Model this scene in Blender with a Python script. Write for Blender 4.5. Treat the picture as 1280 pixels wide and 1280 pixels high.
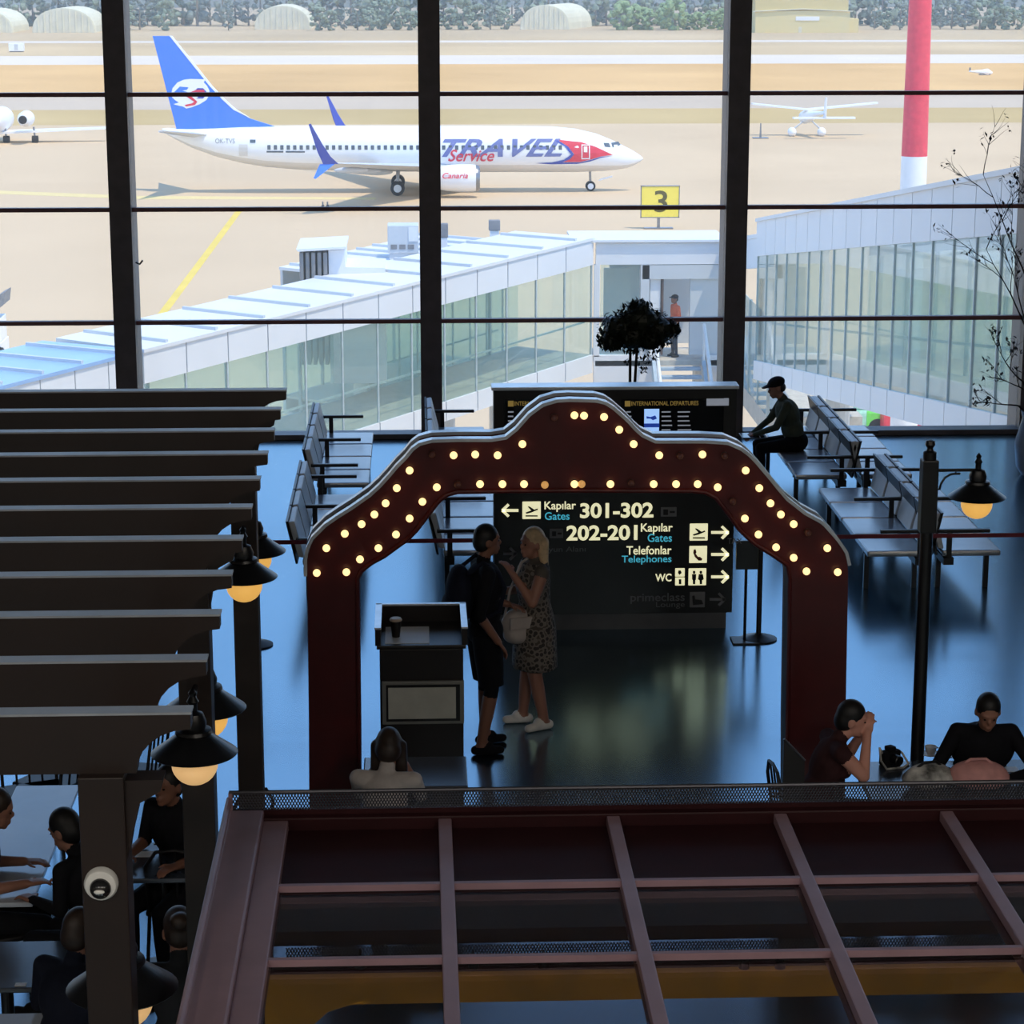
import bpy, bmesh, math, random
import numpy as np
from mathutils import Vector, Matrix
random.seed(7)
PI = math.pi
for _o in list(bpy.data.objects): bpy.data.objects.remove(_o)
scene = bpy.context.scene
COL = scene.collection
# ------------------------------------------------------------------ camera
F = 2925.0                       # focal length in pixels of the 1280 frame
PITCH, YAW = math.radians(13.3), math.radians(2.34)
EYE = Vector((0, 0, 6.1))        # on the gallery, 6.1 m over the gate floor
R3 = Matrix.Rotation(-YAW, 3, 'Z') @ Matrix.Rotation(PI/2 - PITCH, 3, 'X')
cam = bpy.data.cameras.new('camera'); cam.sensor_width = 36.0; cam.lens = F/1280*36.0
cam.clip_end = 3000; cam.clip_start = 0.1
camo = bpy.data.objects.new('camera', cam); COL.objects.link(camo)
camo.location = EYE; camo.rotation_euler = R3.to_euler(); scene.camera = camo
# ------------------------------------------------------------------ sky, sun, exposure
world = bpy.data.worlds.new('sky'); scene.world = world; world.use_nodes = True
wn = world.node_tree; bgn = wn.nodes['Background']
wtc = wn.nodes.new('ShaderNodeTexCoord'); wsep = wn.nodes.new('ShaderNodeSeparateXYZ'); wrp = wn.nodes.new('ShaderNodeValToRGB')
wn.links.new(wtc.outputs['Generated'], wsep.inputs[0]); wn.links.new(wsep.outputs['Z'], wrp.inputs[0])
for _k, (_p, _c) in enumerate(((0.0, (0.64, 0.67, 0.68)), (0.06, (0.54, 0.67, 0.82)), (0.22, (0.33, 0.57, 0.95)), (0.5, (0.20, 0.36, 0.68)), (1.0, (0.14, 0.26, 0.52)))):
    _e = wrp.color_ramp.elements[_k] if _k < 2 else wrp.color_ramp.elements.new(_p)
    _e.position = _p; _e.color = _c+(1.0,)
wn.links.new(wrp.outputs[0], bgn.inputs[0]); bgn.inputs[1].default_value = 2.05     # clear sky, pale at the horizon, deeper blue overhead
sun = bpy.data.lights.new('sun', 'SUN'); sun.energy = 2.9; sun.angle = math.radians(0.6); sun.color = (1.0, 0.88, 0.70)
suno = bpy.data.objects.new('sun', sun); COL.objects.link(suno)
suno.rotation_euler = Vector((0.32, -0.26, 0.90)).to_track_quat('Z', 'Y').to_euler(); suno.location = (40, -30, 90)
scene.view_settings.view_transform = 'Standard'; scene.view_settings.look = 'None'
scene.view_settings.exposure = 0.3; scene.view_settings.gamma = 1.0; scene.view_settings.use_curve_mapping = False
scene.cycles.transparent_max_bounces = 32
scene.cycles.max_bounces = 7

# ------------------------------------------------------------------ helpers
def ray(px, py): return R3 @ Vector(((px-640)/F, (640-py)/F, -1.0))
def P(px, py, Y):                # the point of the vertical plane y = Y that the photograph shows at (px, py)
    d = ray(px, py); return EYE + d*(Y/d.y)
def G(px, py, z):                # the same for the horizontal plane at height z
    d = ray(px, py); return EYE + d*((z-EYE.z)/d.z)
def lin(c):
    c = c/255.0
    return c/12.92 if c <= 0.04045 else ((c+0.055)/1.055)**2.4
def rgb(r, g, b): return (lin(r), lin(g), lin(b), 1.0)

MATS = {}
def mat(name, col, rough=0.6, metal=0.0, spec=0.5, var=0.12, scale=6.0, emit=None, es=1.0, bump=0.0, ior=1.45, coords='Object', stint=None):
    if name in MATS: return MATS[name]
    m = bpy.data.materials.new(name); m.use_nodes = True; MATS[name] = m
    nt = m.node_tree; b = nt.nodes['Principled BSDF']
    c = rgb(*col) if max(col) > 1 else tuple(col)+(1,)
    b.inputs['Roughness'].default_value = rough; b.inputs['Metallic'].default_value = metal
    b.inputs['IOR'].default_value = ior
    b.inputs['Specular IOR Level'].default_value = spec
    if stint: b.inputs['Specular Tint'].default_value = tuple(stint)+(1,)
    tc = nt.nodes.new('ShaderNodeTexCoord'); nz = nt.nodes.new('ShaderNodeTexNoise')
    nz.inputs['Scale'].default_value = scale; nz.inputs['Detail'].default_value = 4
    nt.links.new(tc.outputs[coords], nz.inputs['Vector'])
    rp = nt.nodes.new('ShaderNodeValToRGB')
    rp.color_ramp.elements[0].position = 0.3; rp.color_ramp.elements[1].position = 0.7
    rp.color_ramp.elements[0].color = tuple(max(0, v*(1-var)) for v in c[:3])+(1,)
    rp.color_ramp.elements[1].color = tuple(min(1, v*(1+var)) for v in c[:3])+(1,)
    nt.links.new(nz.outputs['Fac'], rp.inputs[0]); nt.links.new(rp.outputs[0], b.inputs['Base Color'])
    if bump:
        bp = nt.nodes.new('ShaderNodeBump'); bp.inputs['Strength'].default_value = bump; bp.inputs['Distance'].default_value = 0.01
        nt.links.new(nz.outputs['Fac'], bp.inputs['Height']); nt.links.new(bp.outputs[0], b.inputs['Normal'])
    if emit:
        b.inputs['Emission Color'].default_value = rgb(*emit); b.inputs['Emission Strength'].default_value = es
    return m

def glass(name, tint, gloss=0.06, rough=0.02, veil=0.0, veilcol=(230, 225, 215), back=1.0):
    if name in MATS: return MATS[name]
    m = bpy.data.materials.new(name); m.use_nodes = True; MATS[name] = m
    nt = m.node_tree; nt.nodes.clear()
    out = nt.nodes.new('ShaderNodeOutputMaterial')
    tr = nt.nodes.new('ShaderNodeBsdfTransparent'); tr.inputs[0].default_value = rgb(*tint)
    gl = nt.nodes.new('ShaderNodeBsdfGlossy'); gl.inputs['Roughness'].default_value = rough
    mx = nt.nodes.new('ShaderNodeMixShader'); lw = nt.nodes.new('ShaderNodeLayerWeight'); lw.inputs[0].default_value = .5
    pw = nt.nodes.new('ShaderNodeMath'); pw.operation = 'POWER'; pw.inputs[1].default_value = 5.0; nt.links.new(lw.outputs['Facing'], pw.inputs[0])
    ma_ = nt.nodes.new('ShaderNodeMath'); ma_.operation = 'MULTIPLY_ADD'; ma_.inputs[1].default_value = 1-gloss; ma_.inputs[2].default_value = gloss   # Schlick reflectance
    nt.links.new(pw.outputs[0], ma_.inputs[0]); nt.links.new(ma_.outputs[0], mx.inputs[0])
    nt.links.new(tr.outputs[0], mx.inputs[1]); nt.links.new(gl.outputs[0], mx.inputs[2])
    last = mx
    if veil:  # scattering veil added to wash out the view like haze
        ts = nt.nodes.new('ShaderNodeBsdfTranslucent')
        nz = nt.nodes.new('ShaderNodeTexNoise'); nz.inputs['Scale'].default_value = 1.5
        rp = nt.nodes.new('ShaderNodeValToRGB')
        c = rgb(*veilcol); rp.color_ramp.elements[0].color = tuple(v*0.85 for v in c[:3])+(1,); rp.color_ramp.elements[1].color = c
        nt.links.new(nz.outputs['Fac'], rp.inputs[0]); nt.links.new(rp.outputs[0], ts.inputs[0])
        df = nt.nodes.new('ShaderNodeBsdfDiffuse'); nt.links.new(rp.outputs[0], df.inputs[0])
        m1 = nt.nodes.new('ShaderNodeMixShader'); m1.inputs[0].default_value = back
        nt.links.new(df.outputs[0], m1.inputs[1]); nt.links.new(ts.outputs[0], m1.inputs[2])
        m2 = nt.nodes.new('ShaderNodeMixShader'); m2.inputs[0].default_value = veil
        nt.links.new(mx.outputs[0], m2.inputs[1]); nt.links.new(m1.outputs[0], m2.inputs[2]); last = m2
    nt.links.new(last.outputs[0], out.inputs[0])
    return m

# ---- mesh building
def hexa(bm, p):                 # 8 points: bottom ring of 4, top ring of 4
    v = [bm.verts.new(q) for q in p]
    for f in ((3,2,1,0), (4,5,6,7), (0,1,5,4), (1,2,6,5), (2,3,7,6), (3,0,4,7)): bm.faces.new([v[i] for i in f])
    return v
def bx(bm, x0, x1, y0, y1, z0, z1):
    return hexa(bm, [(x0,y0,z0),(x1,y0,z0),(x1,y1,z0),(x0,y1,z0),(x0,y0,z1),(x1,y0,z1),(x1,y1,z1),(x0,y1,z1)])
def cbx(bm, c, s, M=None):       # centred box of size s, turned by M
    v = bx(bm, -s[0]/2, s[0]/2, -s[1]/2, s[1]/2, -s[2]/2, s[2]/2)
    for q in v:
        q.co = (M @ q.co if M is not None else q.co) + Vector(c)
    return v
def BM(): return bmesh.new()
def boxm(*a):
    b = BM(); bx(b, *a); return b
def bev(bm, w=0.01, seg=2):
    bmesh.ops.bevel(bm, geom=list(bm.edges), offset=w, segments=seg, profile=0.6, affect='EDGES', clamp_overlap=True); return bm
def frame_of(d):
    d = Vector(d).normalized(); up = Vector((0,0,1)) if abs(d.z) < 0.95 else Vector((1,0,0))
    u = d.cross(up).normalized(); return u, u.cross(d).normalized()
def tube(bm, pts, r, seg=10, cap=True):
    pts = [Vector(p) for p in pts]; rs = r if isinstance(r, (list, tuple)) else [r]*len(pts)
    rings = []
    u0 = None
    for i, p in enumerate(pts):
        a = pts[max(0, i-1)]; b = pts[min(len(pts)-1, i+1)]
        d = (b-a).normalized()
        if u0 is None: u, w = frame_of(d)
        else:
            u = (u0 - d*u0.dot(d))
            u = u.normalized() if u.length > 1e-5 else frame_of(d)[0]
            w = u.cross(d).normalized()
        u0 = u
        rings.append([bm.verts.new(p + (u*math.cos(2*PI*k/seg) + w*math.sin(2*PI*k/seg))*rs[i]) for k in range(seg)])
    for i in range(len(rings)-1):
        for k in range(seg):
            bm.faces.new((rings[i][k], rings[i][(k+1) % seg], rings[i+1][(k+1) % seg], rings[i+1][k]))
    if cap:
        bm.faces.new(rings[0][::-1]); bm.faces.new(rings[-1])
    return bm
def lathe(bm, prof, seg=24, c=(0,0,0), axis='Z'):
    c = Vector(c); rings = []
    def pt(r, z, a):
        if axis == 'Z': return c + Vector((r*math.cos(a), r*math.sin(a), z))
        if axis == 'X': return c + Vector((z, r*math.cos(a), r*math.sin(a)))
        return c + Vector((r*math.sin(a), z, r*math.cos(a)))
    for r, z in prof:
        if r < 1e-5: rings.append([bm.verts.new(pt(0, z, 0))])
        else: rings.append([bm.verts.new(pt(r, z, 2*PI*k/seg)) for k in range(seg)])
    for A, B in zip(rings, rings[1:]):
        for k in range(seg):
            k2 = (k+1) % seg
            if len(A) == 1 and len(B) == 1: continue
            if len(A) == 1: bm.faces.new((A[0], B[k2], B[k]))
            elif len(B) == 1: bm.faces.new((A[k], A[k2], B[0]))
            else: bm.faces.new((A[k], A[k2], B[k2], B[k]))
    if len(rings[0]) > 1: bm.faces.new(rings[0][::-1])
    if len(rings[-1]) > 1: bm.faces.new(rings[-1])
    return bm
def prism(bm, pts3, off):        # polygon pts3 (3-D, planar) extruded by vector off
    off = Vector(off); n = len(pts3)
    a = [bm.verts.new(Vector(p)) for p in pts3]; b = [bm.verts.new(Vector(p)+off) for p in pts3]
    bm.faces.new(a[::-1]); bm.faces.new(b)
    for i in range(n): bm.faces.new((a[i], a[(i+1) % n], b[(i+1) % n], b[i]))
    return bm
def ell(bm, c, r, M=None, seg=16, rg=10):
    c = Vector(c); rings = []
    for i in range(rg+1):
        t = PI*i/rg
        if i in (0, rg): q = [Vector((0,0,r[2]*math.cos(t)))]
        else: q = [Vector((r[0]*math.sin(t)*math.cos(2*PI*k/seg), r[1]*math.sin(t)*math.sin(2*PI*k/seg), r[2]*math.cos(t))) for k in range(seg)]
        rings.append([bm.verts.new(c + (M @ p if M is not None else p)) for p in q])
    for A, B in zip(rings, rings[1:]):
        for k in range(seg):
            k2 = (k+1) % seg
            if len(A) == 1: bm.faces.new((A[0], B[k], B[k2]))
            elif len(B) == 1: bm.faces.new((A[k2], A[k], B[0]))
            else: bm.faces.new((A[k2], A[k], B[k], B[k2]))
    return bm
def capsule(bm, a, b, ra, rb, seg=12):
    a, b = Vector(a), Vector(b); d = (b-a)
    if d.length < 1e-6: d = Vector((0,0,1e-4))
    d.normalize()
    pts, rs = [], []
    for t in (80, 55, 28): pts.append(a - d*ra*math.sin(math.radians(t))); rs.append(ra*math.cos(math.radians(t)))
    pts += [a, b]; rs += [ra, rb]
    for t in (28, 55, 80): pts.append(b + d*rb*math.sin(math.radians(t))); rs.append(rb*math.cos(math.radians(t)))
    return tube(bm, pts, rs, seg)

WM = {}
def mesh_of(bm, name, m, smooth=False, fix=True):
    if fix and bm.faces: bmesh.ops.recalc_face_normals(bm, faces=list(bm.faces))
    me = bpy.data.meshes.new(name); bm.to_mesh(me); bm.free()
    for x in (m if isinstance(m, (list, tuple)) else [m]): me.materials.append(x)
    if smooth:
        me.polygons.foreach_set('use_smooth', [True]*len(me.polygons))
        try: me.set_sharp_from_angle(angle=math.radians(40))
        except Exception: pass
    return me
def obj(name, bm, m, parent=None, world=False, smooth=False, me=None, loc=None):
    if me is None: me = mesh_of(bm, name, m, smooth)
    o = bpy.data.objects.new(name, me); COL.objects.link(o)
    W = Matrix.Identity(4)
    if loc is not None: o.location = loc; W = Matrix.Translation(loc)
    if parent is not None:
        o.parent = parent
        pw = WM[parent.name]
        if world: o.matrix_parent_inverse = pw.inverted()
        else: W = pw @ W
    WM[o.name] = W
    return o
def tag(o, label=None, cat=None, group=None, kind=None):
    if label: o['label'] = label
    if cat: o['category'] = cat
    if group: o['group'] = group
    if kind: o['kind'] = kind
    return o
def thing(name, label, cat, loc=(0,0,0), rotz=0.0, group=None, kind=None):
    o = bpy.data.objects.new(name, None); COL.objects.link(o); o.empty_display_size = 0.2
    o.location = loc; o.rotation_euler = (0,0,rotz)
    WM[o.name] = Matrix.Translation(loc) @ Matrix.Rotation(rotz, 4, 'Z')
    return tag(o, label, cat, group, kind)
def struct(name, bm, m, label=None, smooth=False):
    return tag(obj(name, bm, m, smooth=smooth), label, None, None, 'structure')
def dup(root, loc, rotz=None, label=None, group=None):
    def cp(o, par):
        c = o.copy(); COL.objects.link(c); c.parent = par
        c.matrix_parent_inverse = o.matrix_parent_inverse.copy()
        WM[c.name] = Matrix.Identity(4)
        for ch in list(o.children): cp(ch, c)
        return c
    r = cp(root, None); r.location = loc
    if rotz is not None: r.rotation_euler = (0,0,rotz)
    WM[r.name] = Matrix.Translation(loc) @ Matrix.Rotation(r.rotation_euler.z, 4, 'Z')
    if label: r['label'] = label
    if group: r['group'] = group
    return r
def text_bm(s, size=1.0, bold=0.0, shear=0.0, depth=0.0, spacing=1.0):
    cu = bpy.data.curves.new('t', 'FONT'); cu.body = s; cu.size = size; cu.offset = bold; cu.shear = shear
    cu.extrude = depth; cu.space_character = spacing; cu.resolution_u = 4
    o = bpy.data.objects.new('t', cu); COL.objects.link(o)
    dg = bpy.context.evaluated_depsgraph_get(); me = bpy.data.meshes.new_from_object(o.evaluated_get(dg))
    bm = BM(); bm.from_mesh(me)
    bpy.data.objects.remove(o); bpy.data.curves.remove(cu); bpy.data.meshes.remove(me)
    return bm
def fit(bm, x0, x1, z0, z1, fn):  # flat text in XY stretched to a rectangle, then mapped by fn(x, z)
    xs = [v.co.x for v in bm.verts]; ys = [v.co.y for v in bm.verts]
    a, b, c, d = min(xs), max(xs), min(ys), max(ys)
    for v in bm.verts:
        v.co = fn(x0+(v.co.x-a)/(b-a)*(x1-x0), z0+(v.co.y-c)/(d-c)*(z1-z0))
    return bm
# ------------------------------------------------------------------ materials shared
m_floor = mat('polished_stone_floor', (26, 30, 36), rough=0.2, spec=0.5, var=0.15, scale=1.2, ior=5.2, stint=(0.62, 0.84, 1.0))  # blue specular tint puts the sky's blue into the reflections
m_dark = mat('warm_grey_wall_paint', (150, 142, 134), rough=0.8)
m_alu = mat('dark_anodised_aluminium', (84, 78, 80), rough=0.45, metal=0.3)
m_trans = mat('brown_anodised_transom', (116, 72, 72), rough=0.45)
m_glass = glass('facade_glass', (248, 250, 250), 0.03, 0.01, veil=0.055)
m_conc = mat('apron_concrete', (214, 188, 156), rough=0.9, var=0.05, scale=0.05, spec=0.0)
GZ = -12.1
# ------------------------------------------------------------------ room shell
YW = 30.0
mx0 = P(538, 300, YW).x; MS = (P(922, 300, YW).x - P(153.5, 300, YW).x)/2
XL, XR = mx0-4*MS, mx0+5*MS
ZT = [P(640, 402.5, YW).z, P(640, 261.5, YW).z, P(640, 118, YW).z]; ZS = ZT[2]-ZT[1]
ZT += [ZT[2]+ZS, ZT[2]+2*ZS, ZT[2]+3*ZS]; CEIL = ZT[-1]
struct('floor', boxm(XL, XR, -6, YW+0.3, -0.35, 0), m_floor, 'dark polished stone floor of the gate hall mirroring the sky')
struct('ceiling', boxm(XL-.3, XR+.3, -6.3, YW+0.6, CEIL, CEIL+.4), m_dark, 'flat ceiling of the gate hall')
struct('wall_left', boxm(XL-.3, XL, -6, YW+.3, 0, CEIL), m_dark, 'plain side wall of the hall')
struct('wall_right', boxm(XR, XR+.3, -6, YW+.3, 0, CEIL), m_dark, 'plain side wall of the hall')
struct('wall_back', boxm(XL-.3, XR+.3, -6.3, -6, 0, CEIL), m_dark, 'plain back wall of the hall')
m_lens = mat('fill_lamp_lens', (255, 246, 230), emit=(255, 240, 214), es=4.0)
dl = thing('added_fill_lamp', 'round downlight lamp added out of view in the ceiling over the gallery', 'lamp', (0, 0, CEIL), group='added gallery fill lamps')
obj('housing', lathe(BM(), [(.3, -.001), (.34, -.01), (.34, -.05), (.28, -.06), (.26, -.03), (.26, -.001)], 28), m_alu, dl, smooth=True); obj('lens', lathe(BM(), [(.25, -.028), (0, -.028)], 28), m_lens, dl)
lamp_me = bpy.data.lights.new('fill', 'AREA'); lamp_me.shape = 'DISK'; lamp_me.size = .5; lamp_me.energy = 175.0; lamp_me.color = (1.0, .92, .82)  # lamps added above and behind the camera to brighten the dark interior
for i in range(4):
    for j in range(2):
        p_ = Vector((-10.5+7*i, -4.5+4*j, CEIL))
        if i == j == 0: dl.location = p_
        else: dup(dl, p_)
        lo_ = bpy.data.objects.new('fill_light', lamp_me); COL.objects.link(lo_); lo_.location = p_-Vector((0,0,.07))
pane_me = {}
for i in range(9):
    x0, x1 = mx0+(i-4)*MS, mx0+(i-3)*MS
    w = thing('window_%d' % (i+1), 'tall glazed bay of the gate facade between two dark mullions', None, ((x0+x1)/2, YW, 0), kind='structure')
    obj('mullion', boxm(x0-.137, x0+.137, YW-.02, YW+.62, -.1, CEIL), m_alu, w, world=True)
    if i == 8: obj('mullion', boxm(x1-.137, x1+.137, YW-.02, YW+.62, -.1, CEIL), m_alu, w, world=True)
    b = boxm(x0+.137, x1-.137, YW-.05, YW+.25, 0, .07); obj('sill', bev(b, .008), m_alu, w, world=True)
    lo = .07
    for z in ZT:
        if z < CEIL-.01: obj('transom', boxm(x0+.137, x1-.137, YW+.1, YW+.2, z-.026, z+.026), m_trans, w, world=True)
        obj('pane', boxm(x0+.137, x1-.137, YW+.14, YW+.16, lo, z-.026), m_glass, w, world=True); lo = z+.026
struct('wall_front', boxm(XL-.3, XR+.3, YW-.1, YW+.65, GZ-.4, -.36), mat('pale_terminal_render', (206, 200, 192), rough=.8), 'pale outer wall of the terminal below the glazing')
# small wall hook on the left mullion of the picture
hk = BM(); p = P(170, 328, YW+.05); tube(hk, [p, p+Vector((.05,-.03,-.02)), p+Vector((.09,-.03,.03))], .012, 6)
tag(obj('mullion_hook', hk, m_alu), 'small dark hook fixed to the left window mullion', 'hook')

# ------------------------------------------------------------------ outdoor ground, in strips away from the terminal
def YG(py): return G(640, py, GZ).y
m_grass = mat('dry_grass', (218, 178, 128), rough=0.95, var=0.10, scale=0.03, spec=0.0)
m_olive = mat('olive_dry_grass', (198, 172, 126), rough=0.95, var=0.10, scale=0.03, spec=0.0)
m_taxi = mat('taxiway_asphalt', (202, 184, 164), rough=0.9, var=0.05, scale=0.04, spec=0.0)
m_rwy = mat('runway_concrete', (222, 208, 192), rough=0.9, var=0.04, scale=0.04, spec=0.0)
m_sand = mat('far_sand', (206, 182, 148), rough=0.95, var=0.10, scale=0.02, spec=0.0)
def strip(name, y0, y1, m, label, x=(-420, 420)):
    return struct(name, boxm(x[0], x[1], y0, y1, GZ-.5, GZ), m, label)
strip('apron', YW+.7, YG(155), m_conc, 'pale sunlit concrete apron', (-260, 260))
strip('grass_strip', YG(155), YG(136), m_olive, 'olive dry grass strip beyond the apron')
strip('taxiway', YG(136), YG(114), m_taxi, 'grey taxiway beyond the parked airliner')
strip('grass_strip', YG(114), YG(80), m_grass, 'broad orange strip of dry grass between taxiway and runway')
strip('runway', YG(80), YG(69), m_rwy, 'bright pale runway in the distance')
strip('sand_strip', YG(69), YG(53), m_sand, 'tan sandy strip beyond the runway')
strip('service_road', YG(53), YG(50.5), m_rwy, 'thin pale service road before the shelters')
strip('far_ground', YG(50.5), 1500, m_sand, 'tan ground carrying the far trees and shelters', (-700, 700))
# taxi lead-in line
def ground_poly(name, pix, m, label, dz=.012):
    b = BM(); prism(b, [Vector((G(x, y, GZ).x, G(x, y, GZ).y, GZ)) for x, y in pix], (0,0,dz)); return struct(name, b, m, label)
m_yel = mat('yellow_road_paint', (232, 200, 92), rough=0.8, var=0.08, scale=0.5)
ground_poly('taxi_line', [(190,402), (201,402), (304,262), (296,262)], m_yel, 'yellow lead-in line painted on the apron')
ground_poly('taxi_line', [(-40,241), (-40,237), (172,245), (470,247), (470,249.5), (172,249)], mat('faded_yellow_paint', (228, 206, 152), rough=.9, spec=0.0), 'thin yellow line painted beside the airliner')

# ------------------------------------------------------------------ airliner, nose to the right
PY = 189.0
m_wht = mat('white_aircraft_paint', (244, 244, 246), rough=0.35, var=0.02)
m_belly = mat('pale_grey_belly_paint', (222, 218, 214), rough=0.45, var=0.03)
m_blue = mat('bright_blue_paint', (74, 132, 238), rough=0.4, var=0.05)
m_navy = mat('blue_violet_paint', (70, 84, 176), rough=0.4, var=0.05)
m_letter = mat('steel_blue_lettering', (112, 122, 176), rough=0.45, var=0.08)
m_red = mat('red_paint', (226, 62, 84), rough=0.45, var=0.05)
m_wing = mat('light_grey_wing_paint', (206, 208, 212), rough=0.45, var=0.04)
m_metal = mat('bare_metal', (150, 150, 152), rough=0.35, metal=0.8)
m_tyre = mat('black_rubber', (40, 40, 42), rough=0.8)
m_pwin = mat('cabin_window_glass', (92, 104, 116), rough=0.2)
pl0 = Vector((P(500, 240, PY).x, PY, GZ))
plane = thing('airliner', 'white passenger jet with bright blue tail parked side-on beyond the apron', 'airplane', pl0)
mpp = (P(700, 190, PY).x - P(300, 190, PY).x)/400
def A(px, py, Y=PY-1.9):         # plane-local x, z of a photograph pixel on the near flank
    q = P(px, py, Y); return q.x-pl0.x, q.z-pl0.z
ST = [(203,160.5,163.5),(210,160,169),(222,160.5,176),(240,161,185),(270,160,196),(300,158.5,203.5),(330,158,208.5),(370,157,212),(450,157,214),
      (600,157,215),(690,158,215),(720,161,215),(745,167,214),(760,173,213.2),(772,178.5,212),(784,184.5,210),(793,189.5,206.5),(800,194,202.5),(803.5,197.5,199)]
SL = []
for px, t, bo in ST:
    x, zt = A(px, t, PY); _, zb = A(px, bo, PY); SL.append((x, (zt+zb)/2, (zt-zb)/2))
SL[-1] = (SL[-1][0], SL[-1][1], .06)
def stat(x):
    if x <= SL[0][0]: return SL[0][1:]
    for a, b in zip(SL, SL[1:]):
        if x <= b[0]:
            t = (x-a[0])/(b[0]-a[0]); return (a[1]+(b[1]-a[1])*t, a[2]+(b[2]-a[2])*t)
    return SL[-1][1:]
def hw(h): return min(1.88, h*1.02)
def skin(x, z, off=0.02):        # point of the near flank at (x, z)
    zc, hh = stat(x); q = max(-.98, min(.98, (z-zc)/hh)); return Vector((x, -hw(hh)*math.sqrt(1-q*q)-off, z))
b = BM(); rings = []; NS = 28
for x, zc, hh in SL:
    rings.append([b.verts.new((x, hw(hh)*math.sin(2*PI*k/NS), zc+hh*math.cos(2*PI*k/NS))) for k in range(NS)])
for r0, r1 in zip(rings, rings[1:]):
    for k in range(NS):
        f = b.faces.new((r0[k], r0[(k+1) % NS], r1[(k+1) % NS], r1[k]))
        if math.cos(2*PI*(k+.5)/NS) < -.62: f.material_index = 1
b.faces.new(rings[0]); b.faces.new(rings[-1][::-1])
fus = obj('fuselage', b, [m_wht, m_belly], plane, smooth=True)
def flank(name, pix, m, off=.03, dens=0.35, parent=None, label=None):   # painted shape following the hull
    bm = BM(); vs = [bm.verts.new((A(x, y)[0], 0, A(x, y)[1])) for x, y in pix]; bm.faces.new(vs)
    cut(bm, dens)
    for v in bm.verts: v.co = skin(v.co.x, v.co.z, off)
    o = obj(name, bm, m, parent or fus)
    if label: o['label'] = label
    return o
def cut(bm, dens):
    zs = [v.co.z for v in bm.verts]; xs = [v.co.x for v in bm.verts]
    z = min(zs)+dens
    while z < max(zs):
        bmesh.ops.bisect_plane(bm, geom=bm.verts[:]+bm.edges[:]+bm.faces[:], plane_co=(0,0,z), plane_no=(0,0,1)); z += dens
    x = min(xs)+dens*3
    while x < max(xs):
        bmesh.ops.bisect_plane(bm, geom=bm.verts[:]+bm.edges[:]+bm.faces[:], plane_co=(x,0,0), plane_no=(1,0,0)); x += dens*3
    bmesh.ops.triangulate(bm, faces=bm.faces[:])
def flank_text(name, s, x0, x1, yt, yb, m, off, shear=0, bold=0, parent=None):
    bm = text_bm(s, 1, bold, shear); a = A(x0, yt); c = A(x1, yb)
    fit(bm, a[0], c[0], c[1], a[1], lambda x, z: Vector((x, 0, z)))
    cut(bm, .3)
    for v in bm.verts: v.co = skin(v.co.x, v.co.z, off)
    return obj(name, bm, m, parent or fus)
flank_text('lettering', 'TRAVEL', 552, 703, 174, 196, m_letter, .035, shear=.45, bold=.02)
flank_text('lettering', 'Service', 560, 618, 187, 202, m_red, .055, shear=.35, bold=.012)
flank('red_emblem', [(696,174.5),(716,177),(727,178),(745,184),(767,194.5),(752,196),(738,200),(725,203),(704,203),(713,199),(718,193),(710,183)], m_red, .03)
flank('blue_sweep', [(670,204.5),(690,203.5),(705,200),(714,193.5),(706,183),(693,175.5),(697,175.5),(711,184),(717.5,193.5),(712,199.5),(703,203.5),(725,203.5),(738,200.6),(752,196.6),(766,196),(752,197.8),(738,202.5),(722,205.5),(690,206)], m_navy, .04)
for k, q in enumerate([[(727,182),(728.2,182),(728.2,199),(727,199)], [(736.5,181),(737.8,181),(737.8,198.5),(736.5,198.5)], [(727,198),(737.8,198),(737.8,199.4),(727,199.4)], [(727,181),(737.8,181),(737.8,182.3),(727,182.3)], [(730,183.5),(734.5,183.5),(734.5,190.5),(730,190.5)]]):
    flank('door_outline', q, m_wht, .06)
flank('cockpit_window', [(755.5,179.5),(762.5,180),(764.5,185),(757,184)], m_pwin, .03, .2)
flank('cockpit_window', [(765.5,180),(775,178.8),(778,183),(767,185.5)], m_pwin, .03, .2)
wx = 336.0
wbm = boxm(-.13, .13, -.03, .05, -.18, .18); wme = mesh_of(bev(wbm, .02), 'window', m_pwin)
while wx < 706:
    if not (524 < wx < 528):
        x, z = A(wx, 184.5); obj('window', None, None, fus, me=wme, loc=skin(x, z, 0.0))
    wx += 8.1
flank_text('lettering', 'OK-TVS', 268, 293, 174, 180, mat('grey_lettering', (150,150,154)), .03)
flank('flag_marking', [(312,175),(319,175),(319,179),(312,179)], m_pwin, .03)
flank('service_door', [(298,181),(309,181),(309,196),(298,196)], m_belly, .02)
flank('stripe_lettering', [(333,189),(354,189),(354,191),(333,191)], m_pwin, .03); flank('stripe_lettering', [(357,189),(381,189),(381,191),(357,191)], m_pwin, .03)
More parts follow.
